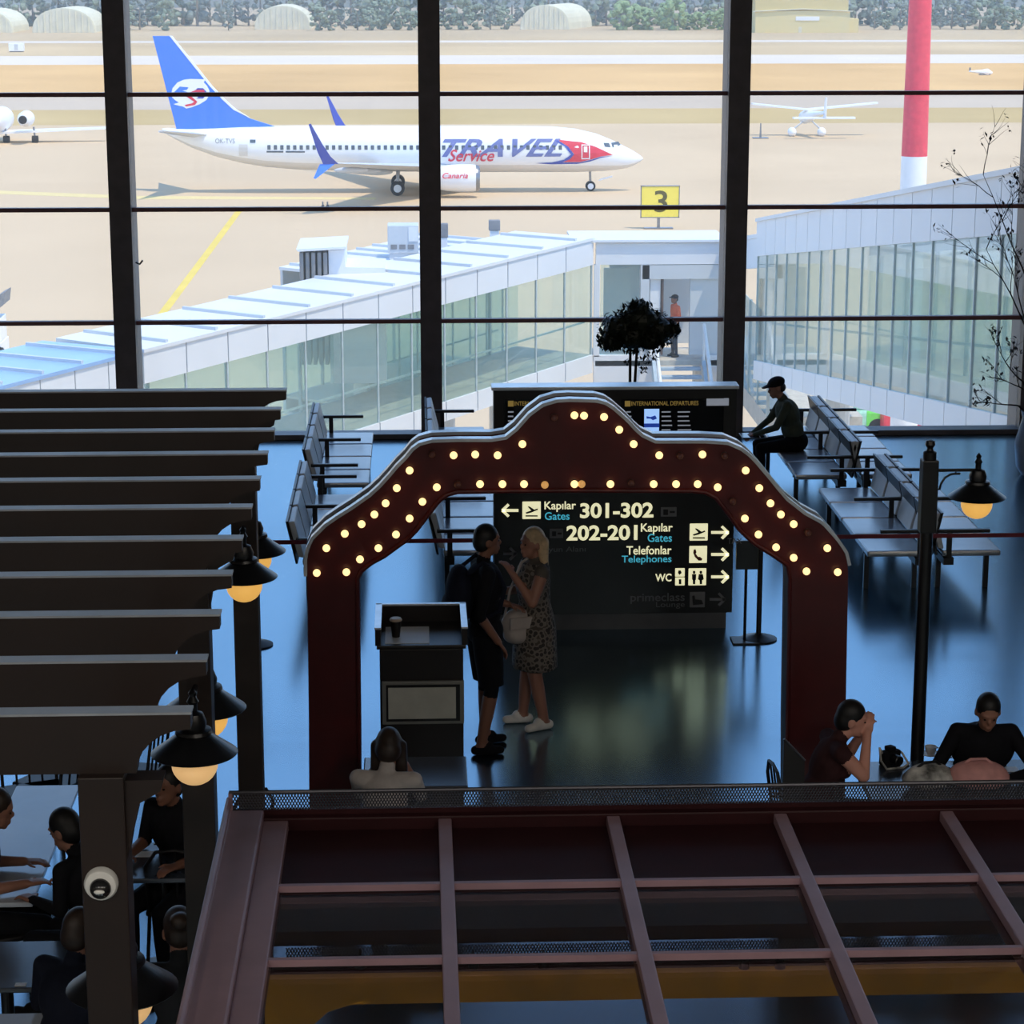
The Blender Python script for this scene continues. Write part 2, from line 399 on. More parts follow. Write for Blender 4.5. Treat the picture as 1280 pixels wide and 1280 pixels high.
# tail fin
def slab(name, pix, m, th, parent, y=0.0, loc_px_Y=PY):
    bm = BM(); prism(bm, [(A(x, q, loc_px_Y)[0], y-th/2, A(x, q, loc_px_Y)[1]) for x, q in pix], (0, th, 0)); return obj(name, bm, m, parent)
fin = slab('tail_fin', [(191,45),(212,45),(238,77),(262,107),(278,124),(292,137),(312,148),(345,158.5),(330,162),(221,162)], m_blue, .34, plane)
slab('fin_leading_edge', [(212,44.6),(215,44.8),(241,77),(265,107),(281,124),(295,136.5),(312,147),(292,137.2),(278,124.2),(262,107.2),(238,77.2)], m_wht, .38, fin)
EM = [(214,118),(216,110),(222,103),(230,99.5),(238,98.5),(257,99),(255,103),(259,107),(262,113),(262,119),(258,125),(250,130),(240,134),(233,135.5),(229,133),(224,132),(217,130),(224,128),(219,125),(215,121)]
slab('fin_emblem', EM, m_wht, .37, fin)
slab('fin_emblem_stroke', [(225,108),(236,109),(234,112),(228,113),(238,116),(233,119),(219,120),(218,115),(222,111)], m_blue, .39, fin)
slab('fin_emblem_stroke', [(244,113),(247,110),(254,110),(258,114),(259,118),(254,123),(246,123),(250,119),(245,116)], m_navy, .39, fin)
slab('fin_emblem_stroke', [(246,112),(255,112),(257,116),(250,118),(238,119),(247,127),(244,131),(233,133),(231,131),(240,129),(243,127),(234,121),(233,117)], m_red, .41, fin)
# tailplanes, wings
def wingbox(name, root, tip, m, parent):  # each: (x_le, x_te, y, z, thickness)
    bm = BM(); P8 = []
    for s in (-1, 1):
        for (xl, xt, y, z, t) in (root, tip):
            P8.append([(xl, y, z), ((xl*.6+xt*.4), y, z+s*t/2), (xt, y, z)])
    r = [bm.verts.new(q) for q in (P8[0][0], P8[0][1], P8[0][2], P8[2][1])]; t = [bm.verts.new(q) for q in (P8[1][0], P8[1][1], P8[1][2], P8[3][1])]
    for k in range(4): bm.faces.new((r[k], r[(k+1) % 4], t[(k+1) % 4], t[k]))
    bm.faces.new(r); bm.faces.new(t[::-1])
    return obj(name, bm, m, parent)
zst = A(245, 168, PY)[1]; xa = A(262, 168, PY)[0]; xb = A(218, 168, PY)[0]
for s in (-1, 1):
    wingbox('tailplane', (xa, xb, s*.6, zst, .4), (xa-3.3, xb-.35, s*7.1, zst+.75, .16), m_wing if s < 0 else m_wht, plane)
xr0 = A(590, 205, PY)[0]; xr1 = A(478, 205, PY)[0]; zr = A(520, 209, PY)[1]
tipx0, tipx1 = A(424, 208, PY-17)[0], A(398, 208, PY-17)[0]
for s in (-1, 1):
    wg = wingbox('wing', (xr0, xr1, s*1.2, zr, .75), (tipx0+.1, tipx1, s*17.0, zr+1.75, .14), m_wing, plane)
    zt = zr+1.75
    bm = BM(); prism(bm, [(tipx0-.05, s*17.0, zt-.05), (tipx1+.35, s*17.0, zt-.05), (tipx1-.05, s*17.35, zt+.9), (tipx1-.62, s*17.75, zt+2.85), (tipx1-.45, s*17.75, zt+2.9), (tipx1+.35, s*17.45, zt+1.4), (tipx1+.9, s*17.2, zt+.5)], (0, s*.09, .03)); obj('winglet', bm, m_navy, wg)
    bm = BM(); prism(bm, [(tipx0-.3, s*17.0, zt), (tipx1+.1, s*17.0, zt-.05), (tipx1-.35, s*17.4, zt-1.0), (tipx1-.2, s*17.4, zt-1.05)], (0, s*.07, -.02)); obj('lower_winglet', bm, m_blue, wg)
    if s < 0:
        for k in range(3):
            y = -4.5-k*3.2; f_ = (abs(y)-1.2)/15.8; xx = xr1+(tipx1-xr1)*f_+.5; zz = zr+1.75*f_-.35
            bm = BM(); ell(bm, (xx, y, zz), (1.3, .22, .24)); obj('flap_fairing', bm, m_wing, wg, smooth=True)
    # engine
    ex = A(597, 222, PY-4.9)[0]; ez = A(597, 222.5, PY-4.9)[1]
    en = obj('engine', lathe(BM(), [(.78,.12), (.98,0), (1.06,-.35), (1.09,-1.2), (1.02,-2.4), (.82,-3.4), (.62,-3.6), (.5,-4.1), (0,-4.5)], 28, (ex, s*4.9, ez), 'X'), m_wht, plane, smooth=True)
    obj('engine_lip', lathe(BM(), [(.80,.10), (.92,.16), (1.0,.04), (1.03,-.14), (.98,-.12), (.80,.02)], 28, (ex, s*4.9, ez), 'X'), m_metal, en, smooth=True)
    obj('fan', lathe(BM(), [(0,.02), (.2,-.1), (.8,-.12), (.8,-.2), (0,-.2)], 24, (ex, s*4.9, ez), 'X'), m_tyre, en)
    obj('pylon', boxm(ex-4.4, ex-3.0, s*4.9-.16, s*4.9+.16, ez+.7, ez+1.3), m_wht, en)
    if s < 0:
        bm = text_bm('Canaria', 1, .012, .3); x0 = A(553, 220, PY-5.9)[0]; x1 = A(585, 220, PY-5.9)[0]; z1 = A(560, 216, PY-5.9)[1]; z0 = A(560, 223, PY-5.9)[1]
        fit(bm, x0, x1, z0, z1, lambda x, z: Vector((x, -4.9-math.sqrt(max(.1, 1.1*1.1-(z-ez)**2))-.02, z))); obj('lettering', bm, m_red, en)
    # main gear
    gx = A(497, 235, PY-2.8)[0]
    gr = obj('main_gear', tube(BM(), [(gx, s*2.8, .5), (gx+.05, s*2.6, 2.4)], [.13, .16], 10), m_metal, plane)
    for dy in (-.32, .32):
        wl = obj('wheel', lathe(BM(), [(.3,-.17), (.5,-.17), (.56,-.1), (.56,.1), (.5,.17), (.3,.17)], 24, (gx, s*2.8+dy, .56), 'Y'), m_tyre, gr, smooth=True)
    obj('hub', lathe(BM(), [(0,-.2), (.3,-.19), (.32,-.12), (.3,.12), (0,.2)], 20, (gx, s*2.8-.34, .56), 'Y'), m_wht, gr)
ngx = A(738, 232, PY)[0]
ng = obj('nose_gear', tube(BM(), [(ngx, 0, .4), (ngx-.05, 0, 2.0)], [.09, .11], 8), m_metal, plane)
for dy in (-.2, .2): obj('wheel', lathe(BM(), [(0,-.1), (.36,-.1), (.4,-.05), (.4,.05), (.36,.1), (0,.1)], 20, (ngx, dy, .4), 'Y'), m_tyre, ng)
obj('hub', lathe(BM(), [(0,-.13), (.24,-.12), (.24,.0), (0,.0)], 16, (ngx, -.2, .4), 'Y'), m_wht, ng)
bm = BM(); prism(bm, [A3 for A3 in [(A(747,226,PY)[0], -.3, A(747,226,PY)[1]), (A(765,221,PY)[0], -.3, A(765,221,PY)[1]), (A(765,219,PY)[0], -.3, A(765,219,PY)[1]), (A(750,223,PY)[0], -.3, A(750,223,PY)[1])]], (0,.05,0)); obj('gear_door', bm, m_wht, ng)

# ------------------------------------------------------------------ light aircraft seen from behind, on the right
def local(px, py, Y, o): q = P(px, py, Y); return Vector((q.x-o.x, 0, q.z-o.z))
LY = 248.0; lo = Vector((P(1008, 172, LY).x, LY, GZ))
la = thing('light_aircraft', 'small white high-wing light aircraft with wheel fairings, beside the striped mast', 'airplane', lo)
def LL(px, py, y=0): v = local(px, py, LY, lo); v.y = y; return v
c = LL(1010, 148)
fu = BM(); tube(fu, [(c.x+1.1, -4.2, c.z+.9), (c.x+.6, -2, c.z+.6), (c.x+.1, 0, c.z+.2), (c.x, 2, c.z), (c.x, 3.4, c.z-.1)], [.12, .3, .62, .7, .3], 14); obj('fuselage', fu, m_wht, la, smooth=True)
for s, e in ((-1, LL(941, 131)), (1, LL(1098, 130))):
    bm = BM(); cz = c.z+.8; prism(bm, [(c.x, -.2, cz), (e.x, .2, e.z), (e.x, 1.2, e.z), (c.x, 1.4, cz)], (0,0,.16)); obj('wing', bm, m_wht, la)
t0, t1 = LL(984, 144.5), LL(1060, 144.5)
obj('tailplane', boxm(t0.x, t1.x, -4.3, -3.5, t0.z-.08, t0.z+.1), m_wht, la)
f0 = LL(1024, 119); bm = BM(); prism(bm, [(f0.x-.05, -4.6, f0.z), (f0.x-.05, -3.9, f0.z), (f0.x-.05, -3.0, t0.z), (f0.x-.05, -4.4, t0.z)], (.12,0,0)); obj('tail_fin', bm, m_wht, la)
for px in (990, 1027):
    w_ = LL(px, 165); st = obj('landing_strut', tube(BM(), [(c.x+(w_.x-c.x)*.3, 0, c.z-.3), (w_.x, 0, w_.z+.2)], .09, 8), m_wing, la)
    bm = BM(); ell(bm, (w_.x, 0, w_.z), (.45, .9, .5)); obj('wheel_fairing', bm, m_wht, st, smooth=True)
    obj('wheel', lathe(BM(), [(0,-.12), (.3,-.12), (.3,.12), (0,.12)], 14, (w_.x, 0, .3), 'X'), m_tyre, st)
# business jet cut by the left edge
JY = 241.0; jo = Vector((P(-22, 180, JY).x, JY, GZ))
jt = thing('business_jet', 'small white twin-engined jet cut off by the left edge of the picture', 'airplane', jo)
def JL(px, py, y=0): q = P(px, py, JY); return Vector((q.x-jo.x, y, q.z-jo.z))
c = JL(-8, 152)
tubeb = tube(BM(), [(c.x, -5.5, c.z+.3), (c.x, -3, c.z+.1), (c.x, 0, c.z), (c.x, 5, c.z), (c.x, 8, c.z-.2)], [.15, .7, 1.25, 1.25, .3], 18); obj('fuselage', tubeb, m_wht, jt, smooth=True)
for s, px in ((1, 33), (-1, -50)):
    e = JL(px, 148)
    en = obj('engine', lathe(BM(), [(.3,-2.3), (.5,-2.2), (.75,-1), (.8,.3), (.7,.8), (.45,.85)], 18, (e.x, 0, e.z), 'Y'), m_wht, jt, smooth=True)
    obj('nozzle', lathe(BM(), [(0,-2.36), (.42,-2.36), (.42,-2.0), (0,-2.0)], 14, (e.x, 0, e.z), 'Y'), m_tyre, en)
w0, w1 = JL(5, 168), JL(132, 163.5)
for s in (1, -1):
    bm = BM(); prism(bm, [(c.x, 0, w0.z), (c.x+s*(w1.x-c.x), 2.4, w1.z), (c.x+s*(w1.x-c.x), 3.3, w1.z), (c.x, 3.4, w0.z)], (0,0,.2)); obj('wing', bm, m_wht, jt)
f0 = JL(5, 116); bm = BM(); prism(bm, [(c.x+.9, -5.2, f0.z), (c.x+.9, -4.2, f0.z), (c.x+.5, -1.5, c.z+1), (c.x+.5, -4.5, c.z+1)], (.22,0,0)); obj('tail_fin', bm, m_wing, jt)
for px in (42, 6):
    w_ = JL(px, 174); g_ = obj('landing_gear', tube(BM(), [(w_.x, 1, .35), (w_.x-.1, 1, 1.6)], .1, 8), m_metal, jt)
    obj('wheel', lathe(BM(), [(0,-.3), (.36,-.3), (.36,.3), (0,.3)], 16, (w_.x, 1, .36), 'X'), m_tyre, g_)

# ------------------------------------------------------------------ stand sign "3"
SY = G(823, 286, GZ).y; so = Vector((P(823, 286, SY).x, SY, GZ))
sg = thing('stand_sign', 'yellow stand sign reading 3 on a short post on the apron', 'sign', so)
def S_(px, py): q = P(px, py, SY); return q.x-so.x, q.z-so.z
(x0, z1), (x1, z0) = S_(801, 232), S_(849, 272)
m_sy = mat('pale_yellow_sign_paint', (250, 226, 96), rough=0.6, var=0.04)
obj('panel', boxm(x0+.05, x1-.05, -.09, .09, z0+.05, z1-.05), m_sy, sg)
bm = BM(); bx(bm, x0, x1, -.12, .12, z0, z0+.06); bx(bm, x0, x1, -.12, .12, z1-.06, z1); bx(bm, x0, x0+.06, -.12, .12, z0, z1); bx(bm, x1-.06, x1, -.12, .12, z0, z1); obj('frame', bm, m_metal, sg)
obj('post', boxm(-.1, .1, -.06, .06, 0, z0), m_metal, sg)
obj('base', bev(boxm(-1.0, 1.0, -.25, .25, 0, .1), .03), m_metal, sg)
(tx0, tz1), (tx1, tz0) = S_(818, 238), S_(834, 265)
bm = text_bm('3', 1, .012); fit(bm, tx0, tx1, tz0, tz1, lambda x, z: Vector((x, -.10, z))); obj('number', bm, mat('dark_olive_number', (96, 88, 40)), sg)

# ------------------------------------------------------------------ red and white mast
MY = 72.0; q0, q1, q2 = P(1140.5, 256, MY), P(1141.5, 195, MY), P(1146, 0, MY)
ma = thing('striped_mast', 'tall round mast painted red above a white base section', 'mast', (q0.x, MY, GZ))
r0, r1, r2 = 16.5*MY/F, 16.2*MY/F, 14*MY/F
obj('white_section', lathe(BM(), [(r0*1.1, 0), (r0, q0.z-GZ-2), (r1, q1.z-GZ)], 20), m_wht, ma, smooth=True)
obj('red_section', lathe(BM(), [(r1, q1.z-GZ), (r2, q2.z-GZ), (r2*.93, q2.z-GZ+3)], 20), mat('mast_red_paint', (234, 74, 92), rough=.5), ma, smooth=True)
obj('white_section', lathe(BM(), [(r2*.93, q2.z-GZ+3), (r2*.8, q2.z-GZ+8)], 20), m_wht, ma, smooth=True)

# ------------------------------------------------------------------ far shelters, hangar, trees
m_shel = mat('pale_shelter_concrete', (236, 228, 200), rough=.9, var=.08, scale=.2)
m_shel2 = mat('shelter_end_wall', (226, 220, 198), rough=.9, var=.1, scale=.4)
m_crm = mat('cream_cladding', (232, 214, 160), rough=.8, var=.04)
m_crm2 = mat('cream_cladding_upper', (220, 198, 140), rough=.8, var=.04)
def shelter(x0, x1, yt, yb, label, length=26, face=1):
    Y = G((x0+x1)/2, yb, GZ).y; a, c_ = P(x0, yb, Y), P(x1, yb, Y); h = P((x0+x1)/2, yt, Y).z-GZ; r = (c_.x-a.x)/2
    t = thing('aircraft_shelter', label, 'shelter', ((a.x+c_.x)/2, Y, GZ), group='far aircraft shelters')
    arc = [(r*math.cos(PI*k/16), math.sin(PI*k/16)**.8*h) for k in range(17)]
    bm = BM(); prism(bm, [(x, .4, z) for x, z in arc], (face*r*1.2, length, 0)); obj('vault', bm, m_shel, t)
    bm = BM(); prism(bm, [(x*.97, 0, z*.97) for x, z in arc], (0,.6,0)); obj('end_wall', bm, m_shel2, t)
    for k in range(-4, 5):
        xx = k*r/5; hh = h*.97*max(.1, (1-(k/5)**2))**.45
        obj('rib', boxm(xx-.12, xx+.12, -.2, .05, 0, hh), m_shel, t)
    return t
shelter(-60, 16, 12, 41, 'pale arched aircraft shelter cut by the left edge of the picture', face=0)
shelter(40, 119, 10, 41, 'pale arched aircraft shelter beside the left mullion', face=0)
shelter(318, 388, 7, 37, 'pale arched aircraft shelter among trees above the airliner tail', face=0)
shelter(650, 712, 6, 37, 'pale arched aircraft shelter with long vault right of the central mullion', face=1)
HY = G(1000, 41, GZ).y; a, c_ = P(944, 41, HY), P(1062, 41, HY)
hg = thing('hangar', 'cream hangar with shallow gable roof beside the right mullion', 'building', ((a.x+c_.x)/2, HY, GZ)); w = (c_.x-a.x)/2
def Z(py, Y): return P(640, py, Y).z-GZ
obj('lower_hall', boxm(-w, w, 0, 20, 0, Z(14, HY)), m_crm, hg)
obj('upper_wall', boxm(-w, w-.4, .6, 20, Z(14, HY), Z(-14, HY)), m_crm2, hg)
bm = BM(); prism(bm, [(-w-.6, -.4, Z(15, HY)), (0, -.4, Z(12, HY)), (w+.6, -.4, Z(15, HY)), (w+.6, -.4, Z(14, HY)), (0, -.4, Z(11, HY)), (-w-.6, -.4, Z(14, HY))], (0,1.2,0)); obj('eaves', bm, m_shel2, hg)
obj('wall_sign', boxm(-1.8, 4.2, -.15, .05, Z(26, HY), Z(21, HY)), m_wht, hg)
obj('side_annex', boxm(w, w+2.6, 2, 10, 0, Z(24, HY)), m_crm, hg)
obj('door', boxm(-1, -.2, -.1, .05, 0, Z(34, HY)), m_shel2, hg)
# trees: three kinds of crown with trunks
LEAF = [mat('sage_green_foliage', (140, 152, 130), rough=.9, var=.3, scale=.6), mat('grey_green_foliage', (138, 148, 138), rough=.9, var=.3, scale=.6), mat('fresh_green_foliage', (146, 166, 118), rough=.9, var=.25, scale=.6)]  # distance haze also put into these pale leaf colours
m_trunk = mat('pale_bark', (150, 138, 122), rough=.9)
def crown(seed, w, h, n):
    rnd = random.Random(seed); bm = BM()
    for _ in range(n):
        u, v_ = rnd.uniform(0, 2*PI), rnd.uniform(-.97, 1); rr = math.sqrt(max(0, 1-v_*v_))*rnd.uniform(.5, 1)
        c = Vector((w*rr*math.cos(u), w*rr*math.sin(u), h*.5+h*.47*v_)); s = rnd.uniform(.16, .3)*w
        bmesh.ops.create_icosphere(bm, subdivisions=1, radius=s, matrix=Matrix.Translation(c) @ Matrix.Diagonal((1, 1, rnd.uniform(.6, 1), 1)))
    for v in bm.verts: v.co += Vector((rnd.uniform(-1, 1), rnd.uniform(-1, 1), rnd.uniform(-1, 1)))*w*.06
    return bm
protos = []
for k, (w, h, n) in enumerate(((3.6, 9, 46), (2.6, 12, 44), (4.2, 8, 50))):
    lab = ['rounded sage green tree in the far tree belt', 'tall slim grey-green tree in the far tree belt', 'broad fresh green tree in the far tree belt'][k]
    t = thing('far_tree', lab, 'tree', (0, 2000, GZ), group='far tree belt, kind %d' % k)
    t['group'] = ['rounded trees of the far belt', 'slim trees of the far belt', 'broad trees of the far belt'][k]
    obj('crown', crown(k+3, w, h, n), LEAF[k], t); obj('trunk', tube(BM(), [(0,0,0), (.1,0,h*.5)], [.28, .16], 7), m_trunk, t); protos.append(t)
rnd = random.Random(5); used = [0, 0, 0]
def plant(px, Y, k, s):
    x = P(px, 40, Y).x; z = rnd.uniform(0, 2*PI)
    if not used[k]: used[k] = 1; t = protos[k]; t.location = (x, Y, GZ); t.rotation_euler.z = z
    else: t = dup(protos[k], (x, Y, GZ), z)
    t.scale = (s, s, s*rnd.uniform(.9, 1.25))
px = -30.0
while px < 1310:
    far = not (px < 130 or 940 < px < 1075); blocked = any(a-14 < px < b+10 for a, b in ((318, 388), (648, 760), (938, 1075), (36, 125)))
    Yb = YG(39)
    if not blocked and not (px < 310 and rnd.random() < .55): plant(px, Yb+rnd.uniform(6, 20), 2 if 745 < px < 905 else rnd.choice((0, 1, 0)), rnd.uniform(.5, .95))
    plant(px+9, Yb+rnd.uniform(46, 60), rnd.choice((0, 1, 1)), rnd.uniform(.95, 1.5))
    px += rnd.uniform(13, 19)
m_hill = mat('hazy_hill_scrub', (150, 160, 150), rough=1, var=.2, scale=.05)
bm = BM(); prv = None
n = 60
pts = [(-500+1000*k/n, 920, GZ+20+9*math.sin(k*.5)+6*math.sin(k*1.3+2)) for k in range(n+1)]
prism(bm, [(-500, 920, GZ-.4)]+pts+[(500, 920, GZ-.4)], (0, 200, 0)); struct('hills', bm, m_hill, 'hazy scrub-covered rise behind the tree belt')
# small things on the field
def fieldbox(px0, px1, yt, yb, name, label, cat, m, build):
    Y = G((px0+px1)/2, yb, GZ).y; a, c_ = P(px0, yb, Y), P(px1, yb, Y); h = P(px0, yt, Y).z-GZ
    t = thing(name, label, cat, ((a.x+c_.x)/2, Y, GZ)); build(t, (c_.x-a.x)/2, h); return t
def eqbox(t, w, h):
    obj('cabinet', bev(boxm(-w, w, -1, 1, .2, h), .08), m_wht, t); obj('foot', boxm(-w*.9, w*.9, -.8, .8, 0, .2), m_metal, t); obj('door', boxm(-w*.2, w*.3, -1.05, -.98, .4, h*.9), m_wing, t)
fieldbox(12, 30, 54, 65, 'equipment_cabinet', 'white equipment cabinet on the field near the left shelter', 'cabinet', m_wht, eqbox)
def glider(t, w, h):
    obj('hull', tube(BM(), [(-w, 0, h*.6), (0, 0, h*.5), (w*.6, 0, h*.45), (w, 0, h*.35)], [.1, .35, .6, .2], 10), m_wht, t, smooth=True); obj('tail_fin', boxm(-w, -w*.85, -.05, .05, h*.5, h*1.2), m_metal, t); obj('skid', boxm(-.2, w*.8, -.4, .4, 0, h*.3), m_metal, t)
fieldbox(1211, 1240, 86, 94, 'parked_glider', 'tiny parked glider on the dry grass right of the striped mast', 'glider', m_wht, glider)
fieldbox(946, 955, 154, 173, 'apron_marker', 'thin white marker post on the apron left of the light aircraft', 'post', m_wht, lambda t, w, h: (obj('pole', tube(BM(), [(0,0,0), (0,0,h)], [.12,.06], 8), m_metal, t), obj('base', bev(boxm(-.8,.8,-.5,.5,0,.12), .03), m_metal, t)))
def cones(t, w, h):
    obj('base', boxm(-w, w, -.3, .3, 0, .08), m_tyre, t); obj('cone', lathe(BM(), [(w*.7, .08), (.06, h)], 12), m_metal, t)
for k, (a_, b_) in enumerate(((402, 405), (408, 411))):
    fieldbox(a_, b_, 252, 258, 'wheel_chock', 'small dark cone standing below the near wing, %s of the pair' % ('left' if k == 0 else 'right'), 'cone', m_tyre, cones)
# thin summer haze lying over the far field
hz = bpy.data.materials.new('summer_haze'); hz.use_nodes = True; hz.node_tree.nodes.clear()
ho = hz.node_tree.nodes.new('ShaderNodeOutputMaterial'); hv = hz.node_tree.nodes.new('ShaderNodeVolumeScatter')
hv.inputs['Color'].default_value = (0.97, 0.96, 0.94, 1); hv.inputs['Density'].default_value = 0.0016; hv.inputs['Anisotropy'].default_value = 0.2
hz.node_tree.links.new(hv.outputs[0], ho.inputs['Volume'])
hzo = tag(obj('haze', boxm(-420, 420, YG(60), 1100, GZ+.3, GZ+45), hz), 'thin pale haze over the far field and tree belt', None, None, 'structure')
# ------------------------------------------------------------------ jet bridges
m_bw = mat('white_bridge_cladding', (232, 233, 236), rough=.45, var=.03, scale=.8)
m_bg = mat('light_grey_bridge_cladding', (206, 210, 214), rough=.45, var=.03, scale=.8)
m_bblue = mat('sky_reflection_blue_roof', (150, 186, 232), rough=.35, var=.06, scale=.8)  # the roof's reflection of the sky is put into its colour
m_bmul = mat('grey_bridge_mullion', (178, 190, 192), rough=.5)
m_bfloor = mat('bridge_floor_vinyl', (196, 190, 180), rough=.7)
m_bglass = glass('bridge_glass', (243, 251, 249), .05, .03, veil=.10, veilcol=(214, 236, 232), back=.5)
def tunnel(name, label, a, b, width, z0, z1, hg, hf, hb, n, m_roof, side=1, far_glass=True, stripes=0, cat='jet bridge'):
    a, b = Vector(a), Vector(b); d = (b-a); nrm = Vector((-d.y, d.x)).normalized()*side
    t_ = thing(name, label, cat, (a.x, a.y, GZ))
    def q(t, off, h): p = a+d*t+nrm*off; return Vector((p.x, p.y, z0+(z1-z0)*t+h))
    def blk(nm, t0, t1, o0, o1, h0, h1, m, par=t_):
        bm = BM(); hexa(bm, [q(t0,o0,h0), q(t1,o0,h0), q(t1,o1,h0), q(t0,o1,h0), q(t0,o0,h1), q(t1,o0,h1), q(t1,o1,h1), q(t0,o1,h1)])
        return obj(nm, bm, m, par, world=True)
    L = d.length; g = .018/L
    roof = blk('roof', 0, 1, -.04, width+.04, hg+hf, hg+hf+.08, m_roof)
    for k in range(stripes):
        u = (k+.5)/stripes; blk('roof_seam', u-.04/L, u+.04/L, .05, width-.05, hg+hf+.08, hg+hf+.15, m_bg, roof)
    blk('floor', 0, 1, .06, width-.06, -.06, 0, m_bfloor)
    for k in range(n):
        t0, t1 = k/n, (k+1)/n
        blk('fascia_panel', t0+g, t1-g, 0, .08, hg, hg+hf, m_bw); blk('base_panel', t0+g, t1-g, 0, .10, -hb, 0, m_bw)
        blk('pane', t0, t1, .05, .062, 0, hg, m_bglass)
        if far_glass: blk('pane', t0, t1, width-.062, width-.05, 0, hg, m_bglass)
    for k in range(n+1):
        t0 = min(max(k/n, .03/L), 1-.03/L)
        blk('mullion', t0-.025/L, t0+.025/L, .03, .07, 0, hg, m_bmul)
        if far_glass and k % 2 == 0: blk('mullion', t0-.03/L, t0+.03/L, width-.1, width-.02, 0, hg, m_bmul)
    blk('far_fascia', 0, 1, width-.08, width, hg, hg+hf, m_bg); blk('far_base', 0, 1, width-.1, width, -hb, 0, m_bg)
    blk('handrail', .01, .99, .16, .2, .9, .95, m_bmul)
    for k in (0.15, 0.85):
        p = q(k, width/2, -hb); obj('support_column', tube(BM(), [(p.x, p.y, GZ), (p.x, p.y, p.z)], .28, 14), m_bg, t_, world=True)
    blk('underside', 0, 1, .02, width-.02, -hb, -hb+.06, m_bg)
    return t_
# bridge A: from the left, running away to the right
A0, A1 = P(180, 480, 50), P(742, 331, 64)
HG = 2.5
tunnel('jet_bridge', 'glazed white jet bridge crossing diagonally behind the central mullion', (A0.x, A0.y), (A1.x, A1.y), 2.6, A0.z-HG, A1.z-HG, HG, .68, .5, 13, m_bw, stripes=11)
dA = Vector((A1.x-A0.x, A1.y-A0.y)).normalized()
C1 = Vector((A0.x, A0.y))-dA*.08; C0 = C1-Vector((.50, .865))*9.0
tunnel('jet_bridge', 'jet bridge section with roof tinted the blue of reflected sky at the left edge above the pergola', (C0.x, C0.y), (C1.x, C1.y), 2.6, A0.z-HG-.1, A0.z-HG, HG, .68, .5, 8, m_bblue, stripes=7)
nA = Vector((-dA.y, dA.x))
D1 = Vector((A1.x, A1.y))+nA*3.0; D0 = D1-dA*6.4
tunnel('jet_bridge', 'white boarding tunnel with seamed roof behind the glazed bridge', (D0.x, D0.y), (D1.x, D1.y), 2.8, A1.z-HG-.8, A1.z-HG-.5, HG, .9, .5, 8, m_bw, stripes=9)
zR = A1.z+.68
# cab with bellows at the tunnel's end
cb = D0-dA*.1
cab = thing('boarding_cab', 'white boarding cab with grey folding bellows left of the central mullion', 'boarding cab', (cb.x, cb.y, GZ))
q0, q1 = P(384, 311, cb.y-1.2), P(452, 325, cb.y-1.2); zc = q0.z
bm = BM(); prism(bm, [(q0.x+.55, cb.y-1.6, zc), (q0.x+.95, cb.y-1.6, zc+.02), (q1.x-.4, cb.y-1.6, zc-.42), (q1.x+.6, cb.y-1.6, zc-.45), (q1.x+.6, cb.y-1.6, zc-3.4), (q0.x+.55, cb.y-1.6, zc-3.4)], (0,2.0,0)); obj('body', bm, m_bw, cab, world=True)
bm = BM(); prism(bm, [(q0.x-.2, cb.y-1.8, zc), (q0.x+1.0, cb.y-1.8, zc+.06), (q0.x+1.0, cb.y-1.8, zc+.12), (q0.x-.25, cb.y-1.8, zc+.06)], (0,2.4,0)); obj('hood', bm, m_bw, cab, world=True)
m_bel = mat('grey_bellows_fabric', (138, 138, 140), rough=.9)
for k in range(5):
    x = q0.x-.18+k*.15; obj('bellows_fold', bev(boxm(x, x+.1, cb.y-1.7+.03*(k % 2), cb.y+.5, zc-2.9, zc-.04), .02), m_bel, cab, world=True)
obj('window', boxm(q1.x-.75, q1.x-.1, cb.y-1.64, cb.y-1.58, zc-1.3, zc-.75), m_pwin, cab, world=True)
obj('support_column', tube(BM(), [(q1.x, cb.y, GZ), (q1.x, cb.y, zc-3.3)], .3, 14), m_bg, cab, world=True)
# roof equipment
def roofbox(px0, px1, yt, yb, Y, name, label, cat, two):
    a_, b_ = P(px0, yb, Y), P(px1, yt, Y); t = thing(name, label, cat, ((a_.x+b_.x)/2, Y, a_.z)); w, h = (b_.x-a_.x)/2, b_.z-a_.z
    if two:
        obj('casing', bev(boxm(-w, w, -w, w, .1, h), .02), m_bg, t); obj('plinth', boxm(-w*.9, w*.9, -w*.9, w*.9, -.4, .1), m_bg, t)
        for k in range(3): obj('grille', boxm(-w*.8+k*w*.55, -w*.8+k*w*.55+w*.4, -w-.02, -w+.01, h*.25, h*.4), m_bel, t)
        obj('side_panel', boxm(w*.35, w*.95, -w-.02, -w+.01, h*.5, h*.95), m_bw, t)
    else:
        obj('pipe', bev(boxm(-w*.8, w*.8, -w*.8, w*.8, -.3, h*.55), .02), m_bw, t); obj('cowl', bev(boxm(-w, w, -w, w, h*.55, h), .02), m_bel, t)
roofbox(485, 523, 280, 319, 63.4, 'rooftop_unit', 'grey rooftop air-conditioning unit beside the central mullion', 'air conditioner', True)
roofbox(550, 560, 279, 318, 63.9, 'roof_vent', 'slim white vent pipe on the tunnel roof right against the central mullion', 'vent', False)
roofbox(611, 625, 275, 303, 65.4, 'roof_vent', 'white vent pipe with grey cowl standing alone on the tunnel roof', 'vent', False)
